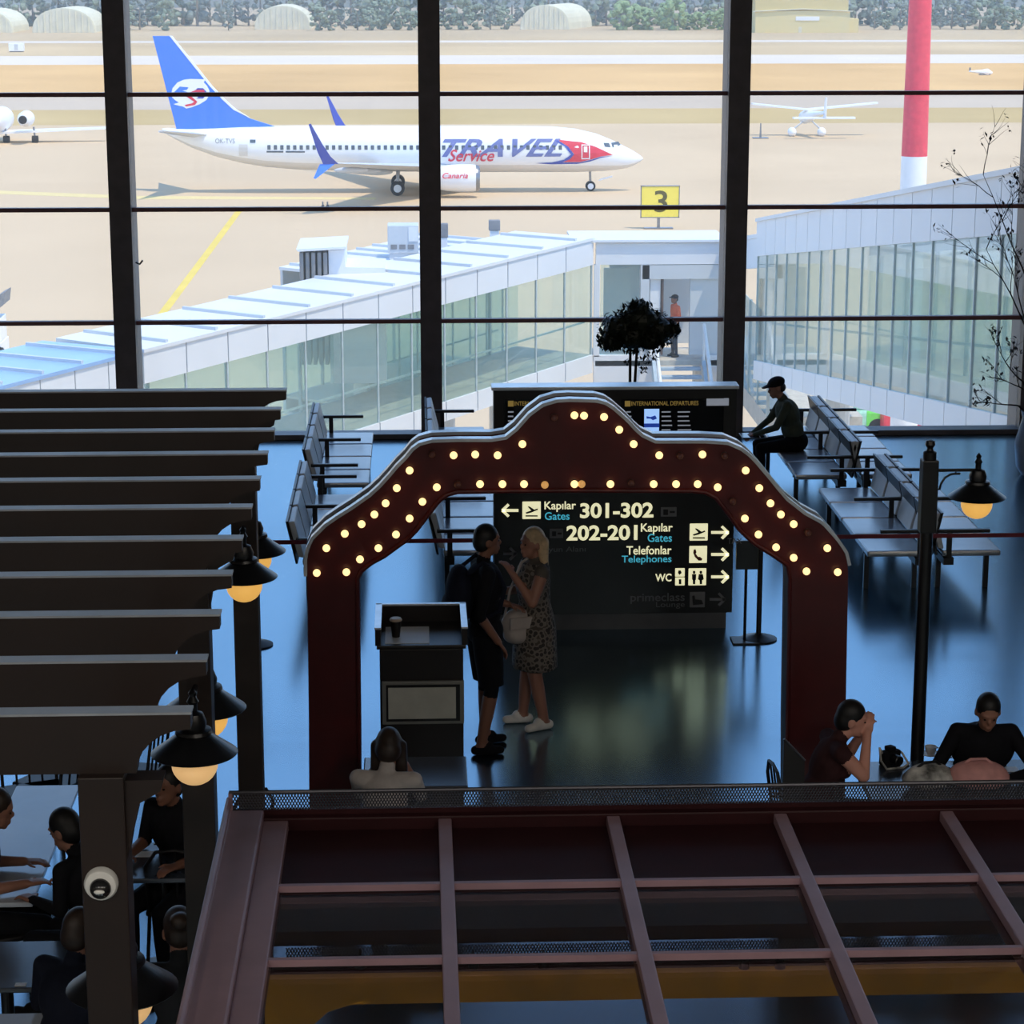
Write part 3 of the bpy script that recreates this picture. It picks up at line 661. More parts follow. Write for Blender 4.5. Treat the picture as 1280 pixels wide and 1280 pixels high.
# vestibule at the far meeting of the bridges
VY = 64.0; V0, V1 = P(744, 300, VY), P(906, 300, VY); zfl = P(843, 443, VY+1).z
vs = thing('bridge_vestibule', 'white flat-roofed vestibule with an open doorway where the bridges meet', 'vestibule', ((V0.x+V1.x)/2, VY, GZ))
def vb(nm, px0, px1, yt, yb, y0, y1, m): a_, b_ = P(px0, yb, VY), P(px1, yt, VY); return obj(nm, boxm(a_.x, b_.x, VY+y0, VY+y1, a_.z, b_.z), m, vs, world=True)
vb('roof', 715, 908, 299, 303, -.1, 2.2, m_bw); vb('fascia', 745, 906, 303, 331, 0, .2, m_bw); vb('lintel', 803, 906, 331, 349, .0, .2, m_bg)
vb('pane', 750, 800, 331, 444, .1, .14, m_bglass); vb('jamb', 800, 812, 331, 444, 0, .25, m_bg); vb('jamb', 812, 826, 349, 444, .1, .3, m_bw)
vb('door_frame', 826, 830, 349, 444, .05, .3, mat('brown_door_frame', (96, 78, 72)))
vb('jamb', 742, 750, 331, 446, 0, .2, m_bw); vb('side_wall', 862, 906, 349, 444, .1, .3, m_bg); vb('sill_wall', 742, 824, 444, 500, 0, .3, m_bw); vb('sill_wall', 886, 906, 444, 500, 0, .3, m_bw)
a_, b_ = P(744, 444, VY), P(906, 300, VY); obj('back_wall', boxm(b_.x-3.0, b_.x, VY+2.0, VY+2.15, a_.z, b_.z-.1), m_bg, vs, world=True); obj('floor', boxm(a_.x, b_.x, VY, VY+2.2, zfl-.15, zfl), m_bfloor, vs, world=True)
vb('inner_door', 760, 796, 345, 444, 1.7, 1.8, m_bg)
for x_ in (a_.x+.4, b_.x-.4): obj('support_column', tube(BM(), [(x_, VY+1.1, GZ), (x_, VY+1.1, zfl-.1)], .3, 14), m_bg, vs, world=True)
# stairs down from the vestibule
sx0, sx1 = P(826, 460, VY-1).x, P(880, 460, VY-1).x
stt = thing('stairway', 'pale blue-grey metal stairs with side rails below the vestibule doorway', 'stairs', ((sx0+sx1)/2, VY-1.5, GZ))
m_st = mat('blue_grey_steel', (170, 188, 204), rough=.5)
for k in range(8): obj('tread', bev(boxm(sx0, sx1, VY-.05-(k+1)*.28, VY-.05-k*.28, zfl-.05-(k+1)*.19, zfl-.0-(k+1)*.19+.03), .01), m_st, stt, world=True)
for x_ in (sx0-.1, sx1+.1):
    bm = BM(); prism(bm, [(x_-.05, VY, zfl+.1), (x_-.05, VY, zfl-.35), (x_-.05, VY-2.3, zfl-1.9), (x_-.05, VY-2.3, zfl-1.45)], (.1,0,0)); obj('stringer', bm, m_st, stt, world=True)
    bm = BM(); tube(bm, [(x_, VY-.02, zfl+1.0), (x_, VY-2.3, zfl-.55)], .05, 8); obj('handrail', bm, m_bw, stt, world=True)
    for yy, zz in ((VY-.1, zfl), (VY-2.25, zfl-1.5)): obj('baluster', tube(BM(), [(x_, yy, zz), (x_, yy, zz+1.0)], .035, 6), m_bw, stt, world=True)
obj('landing_leg', tube(BM(), [(sx0, VY-2.2, GZ), (sx0, VY-2.2, zfl-1.5)], .08, 8), m_st, stt, world=True); obj('landing_leg', tube(BM(), [(sx1, VY-2.2, GZ), (sx1, VY-2.2, zfl-1.5)], .08, 8), m_st, stt, world=True)
# bridge B: straight out from the facade on the right
B0, B1 = P(1280, 520, 31), P(938, 455, 55)
xB = (B0.x+B1.x)/2
tunnel('jet_bridge', 'long glazed jet bridge leaving the facade on the right', (xB, 30.8), (xB, 55.5), 2.8, B0.z, B1.z, 2.52, .82, .45, 17, m_bw, side=-1)
# bridge elbow between B and the vestibule
e0 = P(906, 300, VY).x
eb = thing('bridge_elbow', 'white bridge elbow joining the right bridge to the vestibule', 'jet bridge', (xB+1.2, 59, GZ))
zb = B1.z
zr0, zr1 = P(936, 290, 55.5).z, P(906, 300, VY).z
def slope(nm, x0, x1, h0, h1, m):
    b_ = BM(); hexa(b_, [(x0, 55.6, zr0+h0), (x1, 55.6, zr0+h0), (x1, VY, zr1+h0), (x0, VY, zr1+h0), (x0, 55.6, zr0+h1), (x1, 55.6, zr0+h1), (x1, VY, zr1+h1), (x0, VY, zr1+h1)]); obj(nm, b_, m, eb, world=True)
slope('roof', e0-.05, xB+2.8, -.1, 0, m_bw); slope('fascia', e0-.02, e0+.08, -.85, -.1, m_bw)
for k in range(5):
    y0 = 55.6+k*1.65; obj('pane', boxm(e0, e0+.02, y0, y0+1.6, zb-1.4, zb+1.0), m_bglass, eb, world=True); obj('mullion', boxm(e0-.02, e0+.06, y0-.05, y0, zb-1.4, zb+1.0), m_bmul, eb, world=True)
obj('floor', boxm(e0, xB+2.7, 55.5, VY+4, zb-1.9, zb-1.4), m_bfloor, eb, world=True)
obj('support_column', tube(BM(), [(xB+1.4, 60, GZ), (xB+1.4, 60, zb-1.8)], .35, 14), m_bg, eb, world=True)
# apron vehicles glimpsed under bridge B, and one at the left edge
def tug(label, loc, col, w, rotz=0):
    t = thing('baggage_tug', label, 'tug', loc, rotz); m = mat('tug_paint_%d' % col[0], col, rough=.4)
    obj('body', bev(boxm(-w, w, -.8, .8, .35, 1.05), .12), m, t); cabn = obj('cab', bev(boxm(-w*.2, w*.7, -.75, .75, 1.05, 1.95), .15), m, t)
    obj('windscreen', boxm(-w*.22, -w*.18, -.6, .6, 1.25, 1.8), m_pwin, cabn); obj('side_window', boxm(-w*.05, w*.5, -.78, -.73, 1.3, 1.8), m_pwin, cabn)
    for sx in (-.6, .6):
        for sy in (-.7, .7): obj('wheel', lathe(BM(), [(0,-.12), (.33,-.12), (.38,-.06), (.38,.06), (.33,.12), (0,.12)], 18, (w*sx, sy, .38), 'Y'), m_tyre, t)
    return t
gq = G(1112, 541, GZ); tug('bright green baggage tug under the right jet bridge', (gq.x, gq.y, GZ), (126, 228, 96), 1.1)
gq = G(1146, 545, GZ); tug('red baggage tug beside the green one under the right bridge', (gq.x, gq.y, GZ), (226, 70, 84), 1.5)
gq = G(1068, 541, GZ); tug('pale mint baggage tug left of the bright green one', (gq.x, gq.y, GZ), (176, 224, 200), 1.2)
# white stair truck at the left edge
Yt = 95.0; g0, g1 = P(-14, 440, Yt), P(14, 360, Yt)
Yt = G(0, 448, GZ).y
sc = thing('stair_truck', 'white passenger stair truck cut by the left edge of the picture', 'stair truck', (P(-8, 440, Yt).x, Yt, GZ))
hT = P(0, 362, Yt).z-GZ; wT = P(14, 400, Yt).x-P(-8, 400, Yt).x
obj('chassis', bev(boxm(-wT, wT*.7, -1, 1, .3, .9), .05), m_wht, sc); obj('mast_panel', bev(boxm(-wT*.2, wT*.65, -.8, .8, .9, hT*.62), .05), m_wht, sc)
bm = BM(); prism(bm, [(-wT*.2, -.85, hT*.7), (wT*.6, -.85, hT*.95), (wT, -.85, hT), (wT*.9, -.85, hT*.82), (wT*.2, -.85, hT*.68)], (0,1.7,0)); obj('platform', bm, m_bel, sc)
for k in range(4): obj('rung', boxm(0, wT*.5, -.86, -.8, hT*(.62+.05*k), hT*(.64+.05*k)), m_metal, sc)
for sx in (-.6, .4): obj('wheel', lathe(BM(), [(0,-.12), (.38,-.12), (.38,.12), (0,.12)], 16, (wT*sx, -.95, .38), 'Y'), m_tyre, sc)
# ------------------------------------------------------------------ gate seating
m_pad = mat('grey_seat_leatherette', (120, 128, 142), rough=.22, var=.05, ior=2.2)
m_back = mat('pale_grey_seat_back', (196, 202, 208), rough=.4, var=.05)
m_blk = mat('black_powder_coat', (20, 20, 24), rough=.4)
SWD = .72
def bench(label, x, y0, facing, seats=4):
    # a beam bench running along y from y0 towards the window; facing +1 looks to +x
    t = thing('beam_bench', label, 'bench', (x, y0, 0), group='gate seating benches'); s = facing
    obj('beam', boxm(-.05, .05, 0, seats*SWD, .32, .39), m_blk, t)
    for k in range(seats):
        c = (k+.5)*SWD
        b = BM(); bx(b, min(-s*.06, s*.52), max(-s*.06, s*.52), c-SWD/2+.02, c+SWD/2-.02, .40, .46); obj('seat_pad', bev(b, .02), m_pad, t)
        b = BM(); hexa(b, [(-s*.10, c-SWD/2+.04, .48), (-s*.04, c-SWD/2+.04, .47), (-s*.04, c+SWD/2-.04, .47), (-s*.10, c+SWD/2-.04, .48),
                           (-s*.19, c-SWD/2+.04, .83), (-s*.13, c-SWD/2+.04, .84), (-s*.13, c+SWD/2-.04, .84), (-s*.19, c+SWD/2-.04, .83)])
        bk = obj('backrest', bev(b, .015), m_back, t)
        b = BM(); hexa(b, [(-s*.125, c-SWD/2+.02, .42), (-s*.105, c-SWD/2+.02, .42), (-s*.105, c+SWD/2-.02, .42), (-s*.125, c+SWD/2-.02, .42),
                           (-s*.215, c-SWD/2+.02, .84), (-s*.192, c-SWD/2+.02, .84), (-s*.192, c+SWD/2-.02, .84), (-s*.215, c+SWD/2-.02, .84)]); obj('back_shell', b, m_blk, bk)
    for k in range(0, seats+1, 2):
        c = min(max(k*SWD, .03), seats*SWD-.03)
        ar = obj('armrest', bev(boxm(min(-s*.12, s*.40), max(-s*.12, s*.40), c-.025, c+.025, .64, .675), .008), m_blk, t)
        obj('arm_post', boxm(min(-s*.02, s*.03), max(-s*.02, s*.03), c-.015, c+.015, .39, .64), m_blk, ar)
    for k in (.5, seats-.5):
        c = k*SWD if seats > 2 else k*SWD
        for xx in (-s*.02, s*.46):
            obj('leg', bev(boxm(xx-.025, xx+.025, c-.025, c+.025, 0, .40), .005), m_blk, t)
        obj('foot_bar', boxm(min(-s*.05, s*.5), max(-s*.05, s*.5), c-.02, c+.02, .36, .40), m_blk, t)
    return t
xl = P(437, 560, 27).x-.26
bench('grey beam bench facing right, left of the arch nearest the window', xl, 25.3, 1); bench('grey beam bench facing right, left of the arch just behind its shoulder', xl, 21.9, 1)
xc = P(590, 530, 27.5).x-.35
bench('grey beam bench beside the central mullion behind the information board', xc, 25.6, 1); bench('grey beam bench glimpsed through the arch left of the wayfinding sign', xc, 22.2, 1)
xr = P(1040, 540, 27).x
bench('grey beam bench under the seated man in the cap, facing left', xr-.14, 25.5, -1); bench('grey beam bench back to back with the seated man, facing right', xr+.14, 25.5, 1)
xr2 = P(1118, 620, 24).x
bench('nearest grey beam bench facing left beside the street lamp', xr2-.14, 22.0, -1); bench('nearest grey beam bench facing right behind the street lamp post', xr2+.14, 22.0, 1)

# ------------------------------------------------------------------ information board with wayfinding sign
BY = 20.95
m_bd = mat('black_board_panel', (12, 12, 14), rough=.35)
m_edge = mat('pale_metal_edge', (206, 212, 220), rough=.25, metal=.5)
m_cream = mat('lit_cream_lettering', (240, 236, 200), emit=(238, 234, 190), es=.66)
m_teal = mat('lit_teal_lettering', (70, 170, 190), emit=(64, 158, 180), es=.75)
m_dim = mat('unlit_grey_lettering', (116, 116, 120), rough=.5)
m_gold = mat('lit_gold_lettering', (190, 160, 80), emit=(120, 100, 52), es=.5)
m_rows = mat('lit_grey_rows', (170, 175, 185), emit=(120, 126, 138), es=.6)
L0, L1 = P(617, 490, BY), P(921, 490, BY); zb0 = .16
bd = thing('information_board', 'wide black freestanding board with departure screens above lit wayfinding signs', 'sign board', ((L0.x+L1.x)/2, BY+.1, 0))
ztop = P(770, 487, BY).z
obj('panel', boxm(L0.x, L1.x, BY, BY+.2, zb0, ztop), m_bd, bd, world=True); obj('top_edge', bev(boxm(L0.x-.02, L1.x+.02, BY-.02, BY+.22, ztop, ztop+.03), .006), m_edge, bd, world=True)
obj('plinth', boxm(L0.x+.05, L1.x-.05, BY+.03, BY+.17, 0, zb0), mat('grey_plinth', (84, 86, 90), rough=.5), bd, world=True)
sf = BY-.012
def onb(x, y): q = P(x, y, sf); return q
def btext(s, x0, x1, yt, yb, m, bold=.0, name='lettering', par=None):
    bm = text_bm(s, 1, bold); a_, b_ = onb(x0, yb), onb(x1, yt)
    fit(bm, a_.x, b_.x, a_.z, b_.z, lambda x, z: Vector((x, sf, z))); return obj(name, bm, m, par or bd, world=True)
def plate(x0, x1, y0, y1, m, name='icon_plate', off=0.0, par=None, bv=.006):
    a_, b_ = onb(x0, y1), onb(x1, y0); bm = boxm(a_.x, b_.x, sf-off, BY+.002, a_.z, b_.z); return obj(name, bev(bm, bv) if bv else bm, m, par or bd, world=True)
def glyph(polys, m, par, off=.008, name='glyph'):
    bm = BM()
    for pl in polys: prism(bm, [Vector((onb(x, y).x, sf-off, onb(x, y).z)) for x, y in pl], (0, off+.004, 0))
    return obj(name, bm, m, par, world=True)
def arrow(x0, x1, yc, d, m):     # arrow of three strokes, pointing d
    t = 1.6; h = 7.5; tip = x1 if d > 0 else x0; k = -d
    glyph([[(x0, yc-t), (x1, yc-t), (x1, yc+t), (x0, yc+t)],
           [(tip, yc-t*.8), (tip+k*2.6, yc+t*.6), (tip+k*(h+2.4), yc-h+1), (tip+k*h, yc-h-1)],
           [(tip, yc+t*.8), (tip+k*2.6, yc-t*.6), (tip+k*(h+2.4), yc+h-1), (tip+k*h, yc+h+1)]], m, bd, name='arrow')
arrow(627, 648, 638, -1, m_cream)
pl = plate(653, 676, 627, 649, m_cream); glyph([[(657,640.5),(664,638),(659.5,633),(662,633),(668,637),(672,635.5),(672.5,637),(664,640.5),(658,642)], [(657,644),(672,644),(672,645.5),(657,645.5)]], m_bd, pl)
btext('Kapılar', 680.5, 720, 626.5, 640, m_cream, .015); btext('Gates', 681, 712, 640, 650, m_teal, .01)
btext('301-302', 725, 817, 628, 648, m_cream, .03)
pl = plate(826, 846, 634, 646, m_dim); glyph([[(829,636.5),(835,636.5),(835,643.5),(829,643.5)], [(837,638.5),(843.5,638.5),(843.5,641),(837,641)]], m_bd, pl)
pl = plate(687, 704, 661, 673, m_dim); glyph([[(690,664),(695,664),(695,670),(690,670)], [(697,665.5),(702,665.5),(702,668),(697,668)]], m_bd, pl)
btext('202-201', 708, 797, 656, 676, m_cream, .03)
btext('Kapılar', 801, 841, 654, 668, m_cream, .015); btext('Gates', 809.5, 840, 667, 677.5, m_teal, .01)
pl = plate(862, 885, 654.5, 676, m_cream); glyph([[(866,668),(873,665.5),(868.5,660.5),(871,660.5),(877,664.5),(881,663),(881.5,664.5),(873,668),(867,669.5)], [(866,671.5),(881,671.5),(881,673),(866,673)]], m_bd, pl)
btext('Telefonlar', 783, 839.5, 682, 693.5, m_cream, .015); btext('Telephones', 777, 839.5, 694, 706, m_teal, .01)
pl = plate(861.5, 884, 682.5, 704, m_cream); glyph([[(867,687),(869.5,686.5),(870.5,690),(869.5,692),(872.5,696),(875,696),(878,698.5),(876.5,700.5),(873,700.5),(868.5,696),(866.5,691)]], mat('red_brown_glyph', (120, 50, 40)), pl)
btext('WC', 819, 839.5, 717, 727, m_cream, .02)
plate(844, 856, 710.5, 721, m_cream, bv=.004); pl = plate(844, 856, 722, 732, m_cream, bv=.004)
glyph([[(848,713),(851,713),(852,716),(849,718.5),(847.5,716)]], m_bd, pl); glyph([[(848.5,724),(851.5,724),(851.5,730),(848.5,730)]], m_bd, pl)
pl = plate(860.5, 883, 710.5, 732, m_cream)
def figure(cx, skirt):
    w = 3.6 if skirt else 2.4
    glyph([[(cx-1.3,713.5),(cx+1.3,713.5),(cx+1.6,715.2),(cx+1.1,717),(cx-1.1,717),(cx-1.6,715.2)], [(cx-2.6,717.6),(cx+2.6,717.6),(cx+w,724),(cx+1.6,725),(cx+1.4,730),(cx-1.4,730),(cx-1.6,725),(cx-w,724)]], m_bd, pl)
figure(867.5, False); figure(876, True)
for yc in (665.5, 693, 721): arrow(889, 911, yc, 1, m_cream)
btext('primeclass', 788, 856, 741, 755, m_dim, .01); btext('Lounge', 820, 856, 752, 761, m_dim, .0)
pl = plate(862, 881.5, 740, 759.5, m_dim); glyph([[(865,745),(868,744),(869,749),(877,750),(879,755),(866,756)]], m_bd, pl); arrow(887, 907, 749, 1, m_dim)
arrow(629, 646, 692, 1, m_dim); btext('Oyun Alanı', 676, 732, 683, 692, m_dim)
# screens
scr = plate(630, 752, 498, 566, mat('dark_screen_glass', (8, 9, 14), rough=.15), name='screen', bv=0); scr2 = plate(776, 905, 498, 566, MATS['dark_screen_glass'], name='screen', off=.003, bv=0)
def stxt(s, x0, x1, yt, yb, m, par): 
    bm = text_bm(s, 1, .01); a_, b_ = onb(x0, yb), onb(x1, yt); fit(bm, a_.x, b_.x, a_.z, b_.z, lambda x, z: Vector((x, sf-.006, z))); obj('lettering', bm, m, par, world=True)
for x0, pr in ((635, scr), (781, scr2)):
    plate(x0, x0+7, 501, 508, m_gold, 'header_icon', .006, pr, 0); stxt('INTERNATIONAL DEPARTURES', x0+8, x0+92, 501, 507, m_gold, pr)
def rows(px, par):
    bm = BM(); r = random.Random(3)
    for j in range(8):
        y = 514+j*5.6
        for x, w in px:
            ww = w*r.uniform(.7, 1); a_, b_ = onb(x, y+1.6), onb(x+ww, y); bx(bm, a_.x, b_.x, sf-.006, sf-.001, a_.z, b_.z)
    o = obj('timetable_rows', bm, m_rows, par, world=True); o['kind'] = 'stuff'
rows([(635, 9), (650, 14), (672, 20), (700, 14), (725, 18)], scr); rows([(783, 7), (827, 13), (847, 19)], scr2)
ad = plate(805, 824, 511, 541, mat('lit_pale_blue_advert', (150, 190, 240), emit=(150, 188, 240), es=.8), 'advert', .008, scr2, 0); plate(805, 824, 529, 534, mat('lit_deep_blue_advert', (30, 60, 150), emit=(30, 60, 150), es=.6), 'advert_band', .01, ad, 0)
glyph([[(808,520),(813,521),(819,519),(821,523),(816,525),(813,523),(808,523)]], MATS['lit_deep_blue_advert'], ad, .012)
plate(883, 911, 498, 507, m_rows, 'caption_strip', .006, None, 0)
# notice on the rail at the right of the board
# ------------------------------------------------------------------ ficus behind the board
fy = 23.4; fb = P(793, 480, fy)
m_leaf = mat('dark_ficus_leaf', (28, 34, 24), rough=.5, var=.3); m_bark = mat('dark_bark', (40, 32, 26), rough=.9)
fic = thing('ficus_tree', 'dark clipped ficus with two slim trunks behind the information board', 'plant', (fb.x, fy, 0))
obj('pot', lathe(BM(), [(.16, 0), (.22, .04), (.26, .42), (.28, .44), (.28, .48), (.24, .48), (.23, .42), (0, .42)], 24), m_bd, fic, smooth=True)
q0, q1 = P(788, 430, fy), P(797, 430, fy)
tr = obj('trunk', tube(BM(), [(q0.x-fb.x+.0, 0, .42), (q0.x-fb.x, .0, 1.4), (q0.x-fb.x, 0, q0.z+.05)], [.02, .017, .014], 7), m_bark, fic)
obj('trunk', tube(BM(), [(q1.x-fb.x-.08, 0, .42), (q1.x-fb.x-.05, .0, 1.4), (q1.x-fb.x, 0, q0.z+.05)], [.02, .017, .014], 7), m_bark, fic)
bm = BM(); r = random.Random(11); blobs = [((775, 410), .24), ((800, 400), .26), ((823, 412), .22), ((790, 420), .24), ((812, 424), .2), ((765, 425), .15), ((797, 388), .15), ((838, 412), .1)]
def leaf(bm, c, s, r):
    d = Vector((r.gauss(0,1), r.gauss(0,1), r.gauss(0,1))).normalized(); u, w = frame_of(d)
    v = [bm.verts.new(Vector(c)+q) for q in (-d*s, u*s*.45+w*s*.1, d*s, -u*s*.45+w*s*.1)]; bm.faces.new(v)
for (px, py), rad in blobs:
    q = P(px, py, fy)
    for _ in range(420):
        d = Vector((r.gauss(0,1), r.gauss(0,1), r.gauss(0,1))).normalized()*rad*r.uniform(.35, 1.05); leaf(bm, (q.x-fb.x+d.x, d.y, q.z+d.z*.75), r.uniform(.025, .05), r)
    ell(bm, (q.x-fb.x, 0, q.z), (rad*.7, rad*.7, rad*.55), seg=10, rg=6)
for (px, py) in ((800, 452), (806, 447), (812, 450), (803, 458), (818, 447), (797, 455), (784, 452), (805, 463), (822, 449)):
    q = P(px, py, fy)
    for _ in range(9): leaf(bm, (q.x-fb.x+r.uniform(-.04,.04), r.uniform(-.04,.04), q.z+r.uniform(-.03,.03)), .03, r)
cr = obj('foliage', bm, m_leaf, fic); cr['kind'] = 'stuff'
# dry twig plant at the right edge
ty = 27.5; tb = P(1288, 575, ty)
dry = thing('dry_branches', 'bare twiggy branches in a vase at the right edge of the picture', 'plant', (tb.x, ty, 0))
obj('vase', lathe(BM(), [(.1, 0), (.17, .1), (.2, .4), (.12, .7), (.14, .78), (.12, .78), (.1, .7), (0, .3)], 24), mat('grey_glazed_vase', (120, 130, 146), rough=.25), dry, smooth=True)
r = random.Random(4)
def branch(bm, p, d, L, rad, lv):
    pts = [p]; q = p.copy()
    for k in range(5): d = (d+Vector((r.uniform(-.16,.16), r.uniform(-.16,.16), r.uniform(-.1,.14)))).normalized(); q = q+d*L/5; pts.append(q.copy())
    tube(bm, pts, [rad*(1-.14*k) for k in range(6)], 5)
    if lv:
        for k in range(2, 6):
            for _ in range(1 if lv == 2 else 2): branch(bm, pts[k], (d+Vector((r.uniform(-.8,.8), r.uniform(-.8,.8), r.uniform(-.3,.5)))).normalized(), L*r.uniform(.35,.55), rad*.55, lv-1)
    elif r.random() < .6:
        for k in range(3): leaf(lf, q+Vector((r.uniform(-.04,.04), r.uniform(-.04,.04), r.uniform(-.05,.05))), r.uniform(.02,.045), r)
lf = BM(); m_twig = mat('dark_twig_bark', (30, 26, 26), rough=.9)
for (px, py) in ((1248, 205), (1232, 440), (1228, 505), (1262, 330), (1290, 240), (1240, 300), (1252, 470)):
    e = P(px, py, ty); tgt = Vector((e.x-tb.x, r.uniform(-.4,.4), e.z)); st_ = Vector((0, 0, .6)); bm = BM()
    mid = st_.lerp(tgt, .5)+Vector((.15, 0, .1)); tube(bm, [st_, st_.lerp(mid, .5)+Vector((.06,0,0)), mid], [.02, .017, .013], 6)
    branch(bm, mid, (tgt-mid).normalized(), (tgt-mid).length, .011, 2); obj('branch', bm, m_twig, dry)
o = obj('dry_leaves', lf, m_twig, dry); o['kind'] = 'stuff'

# ------------------------------------------------------------------ belt barrier
m_belt = mat('dark_red_belt', (110, 30, 44), rough=.6)
def stanchion(px, label):
    q = P(px, 800, 20.6); t = thing('stanchion', label, 'barrier post', (q.x, 20.6, 0), group='belt barrier posts')
    obj('base', lathe(BM(), [(.17, 0), (.17, .012), (.12, .03), (.04, .05), (.03, .06)], 28), m_blk, t, smooth=True); obj('pole', tube(BM(), [(0,0,.04), (0,0,.98)], .024, 14), m_blk, t, smooth=True)
    obj('belt_head', lathe(BM(), [(.035, .9), (.04, .92), (.04, .99), (.03, 1.02), (0, 1.03)], 18), m_blk, t, smooth=True); return q.x
s1 = stanchion(948, 'black belt barrier post standing right of the wayfinding sign'); s0 = stanchion(318, 'black belt barrier post behind the far pergola post'); s2 = stanchion(1330, 'black belt barrier post beyond the right edge of the picture'); s3 = stanchion(606, 'black belt barrier post beside the board behind the standing man')
for a_, b_, lab in ((s0, s3, 'dark red barrier belt crossing behind the left arch pillar'), (s1, s2, 'dark red barrier belt crossing before the right benches')):
    bm = boxm(a_+.03, b_-.03, 20.598, 20.602, .945, .985); tag(obj('barrier_belt', bm, m_belt), lab, 'belt')
t = thing('rail_notice', 'small dark notice lettered TAX hanging beside the belt barrier post', 'notice', (P(932, 690, 20.5).x, 20.5, 0))
a_, b_ = P(920, 712, 20.5), P(948, 676, 20.5); obj('panel', boxm(a_.x, b_.x, 20.5, 20.53, a_.z, b_.z), m_bd, t, world=True); obj('support', tube(BM(), [((a_.x+b_.x)/2, 20.545, 0), ((a_.x+b_.x)/2, 20.545, a_.z+.05)], .014, 8), m_blk, t, world=True)
obj('foot', bev(boxm((a_.x+b_.x)/2-.12, (a_.x+b_.x)/2+.12, 20.42, 20.66, 0, .015), .004), m_blk, t, world=True)
bm = text_bm('TAX', 1, .01); fit(bm, P(924,0,20.5).x, P(943,0,20.5).x, P(0,689,20.49).z, P(0,682,20.49).z, lambda x, z: Vector((x, 20.495, z))); obj('lettering', bm, m_dim, t, world=True)

# ------------------------------------------------------------------ bulb-lit arch
AY = 15.5; AT = .30
m_arch = mat('maroon_lacquer', (70, 16, 18), rough=.35, var=.12); m_archin = mat('dark_maroon_core', (24, 8, 9), rough=.6)
OUT = [(387,1075),(386,900),(384,720),(384,700),(386,687),(392,674),(408,658),(424,647),(440,637),(463,621),(476,609),(487,597),(498,584),(509,573),(517,563),(525,557),(540,553),(572,552),(615,552),(633,549),(647,538),(655,529),(663,520),(679,508),(696,503),(712,502),(746,503),(757,506),(766,512),(783,527),(793,538),(802,546),(819,554),(850,554),(881,554),(909,555.6),(926,563),(935,570),(943,578),(960,598),(972,613),(983,625.6),(1005,643),(1027,655),(1045,675),(1056,691),(1060,707),(1060,730),(1057,900),(1055,1075)]
INN = [(450,1075),(449,900),(447,724),(452,713),(465,703),(480,695),(495,684),(509,674),(520,663),(530,650),(546,629),(552,623),(559,618),(572,614.5),(640,613.5),(700,613),(864,613.5),(881,615),(895,622),(909,640),(923,660),(933,670),(943,679),(967,694),(984,706),(987,722),(984,900),(983,1075)]
def ap(x, y, Y=AY): return P(x, y, AY).xz
def a3(x, y, Y): q = P(x, y, AY); return Vector((q.x, Y, max(0.0, q.z)))
Zb = 0.0
arch = thing('marquee_arch', 'maroon stepped archway outlined with warm light bulbs', 'arch', (P(720, 800, AY).x, AY+.15, 0))
def band(bm, out, inn, Y0, Y1):
    # resample both outlines to the same count, then bridge
    def res(pts, n):
        q = [a3(x, y, 0) for x, y in pts]; L = [0]
        for a_, b_ in zip(q, q[1:]): L.append(L[-1]+(b_-a_).length)
        out_ = []
        for k in range(n):
            s = L[-1]*k/(n-1); i = max(j for j in range(len(L)) if L[j] <= s+1e-9); i = min(i, len(q)-2); t = (s-L[i])/(L[i+1]-L[i]); out_.append(q[i].lerp(q[i+1], t))
        return out_
    n = 120; o, i_ = res(out, n), res(inn, n)
    vo0 = [bm.verts.new((p.x, Y0, p.z)) for p in o]; vo1 = [bm.verts.new((p.x, Y1, p.z)) for p in o]; vi0 = [bm.verts.new((p.x, Y0, p.z)) for p in i_]; vi1 = [bm.verts.new((p.x, Y1, p.z)) for p in i_]
    for k in range(n-1):
        bm.faces.new((vo0[k], vo0[k+1], vi0[k+1], vi0[k])); bm.faces.new((vo1[k+1], vo1[k], vi1[k], vi1[k+1]))
        bm.faces.new((vo0[k+1], vo0[k], vo1[k], vo1[k+1])); bm.faces.new((vi0[k], vi0[k+1], vi1[k+1], vi1[k]))
    bm.faces.new((vo0[0], vi0[0], vi1[0], vo1[0])); bm.faces.new((vo0[-1], vo1[-1], vi1[-1], vi0[-1]))
    return bm
obj('front_board', band(BM(), OUT, INN, AY, AY+.06), m_arch, arch, world=True); obj('back_board', band(BM(), OUT, INN, AY+AT-.06, AY+AT), m_arch, arch, world=True)
shr = lambda pts, f: [(720+(x-720)*f, 900+(y-900)*f) for x, y in pts]
obj('core', band(BM(), shr(OUT, .985), shr(INN, 1.0), AY+.06, AY+AT-.06), m_archin, arch, world=True)
# pale trim along the outer edges
for Y0 in (AY-.012, AY+AT-.072):
    bm = BM(); tr_ = [a3(x, y, Y0+.042) for x, y in OUT[2:-3]]
    top = []
    for i, p in enumerate(tr_):
        a_, b_ = tr_[max(0, i-1)], tr_[min(len(tr_)-1, i+1)]; d = (b_-a_).normalized(); nn = Vector((-d.z, 0, d.x)); top.append((p, p+nn*.022))
    for (p0, n0), (p1, n1) in zip(top, top[1:]):
        Ya, Yb_ = Y0, Y0+.084
        hexa(bm, [(p0.x,Ya,p0.z),(p1.x,Ya,p1.z),(p1.x,Yb_,p1.z),(p0.x,Yb_,p0.z),(n0.x,Ya,n0.z),(n1.x,Ya,n1.z),(n1.x,Yb_,n1.z),(n0.x,Yb_,n0.z)])
    bmesh.ops.remove_doubles(bm, verts=bm.verts[:], dist=.0005)
    obj('edge_trim', bm, m_edge, arch, world=True)
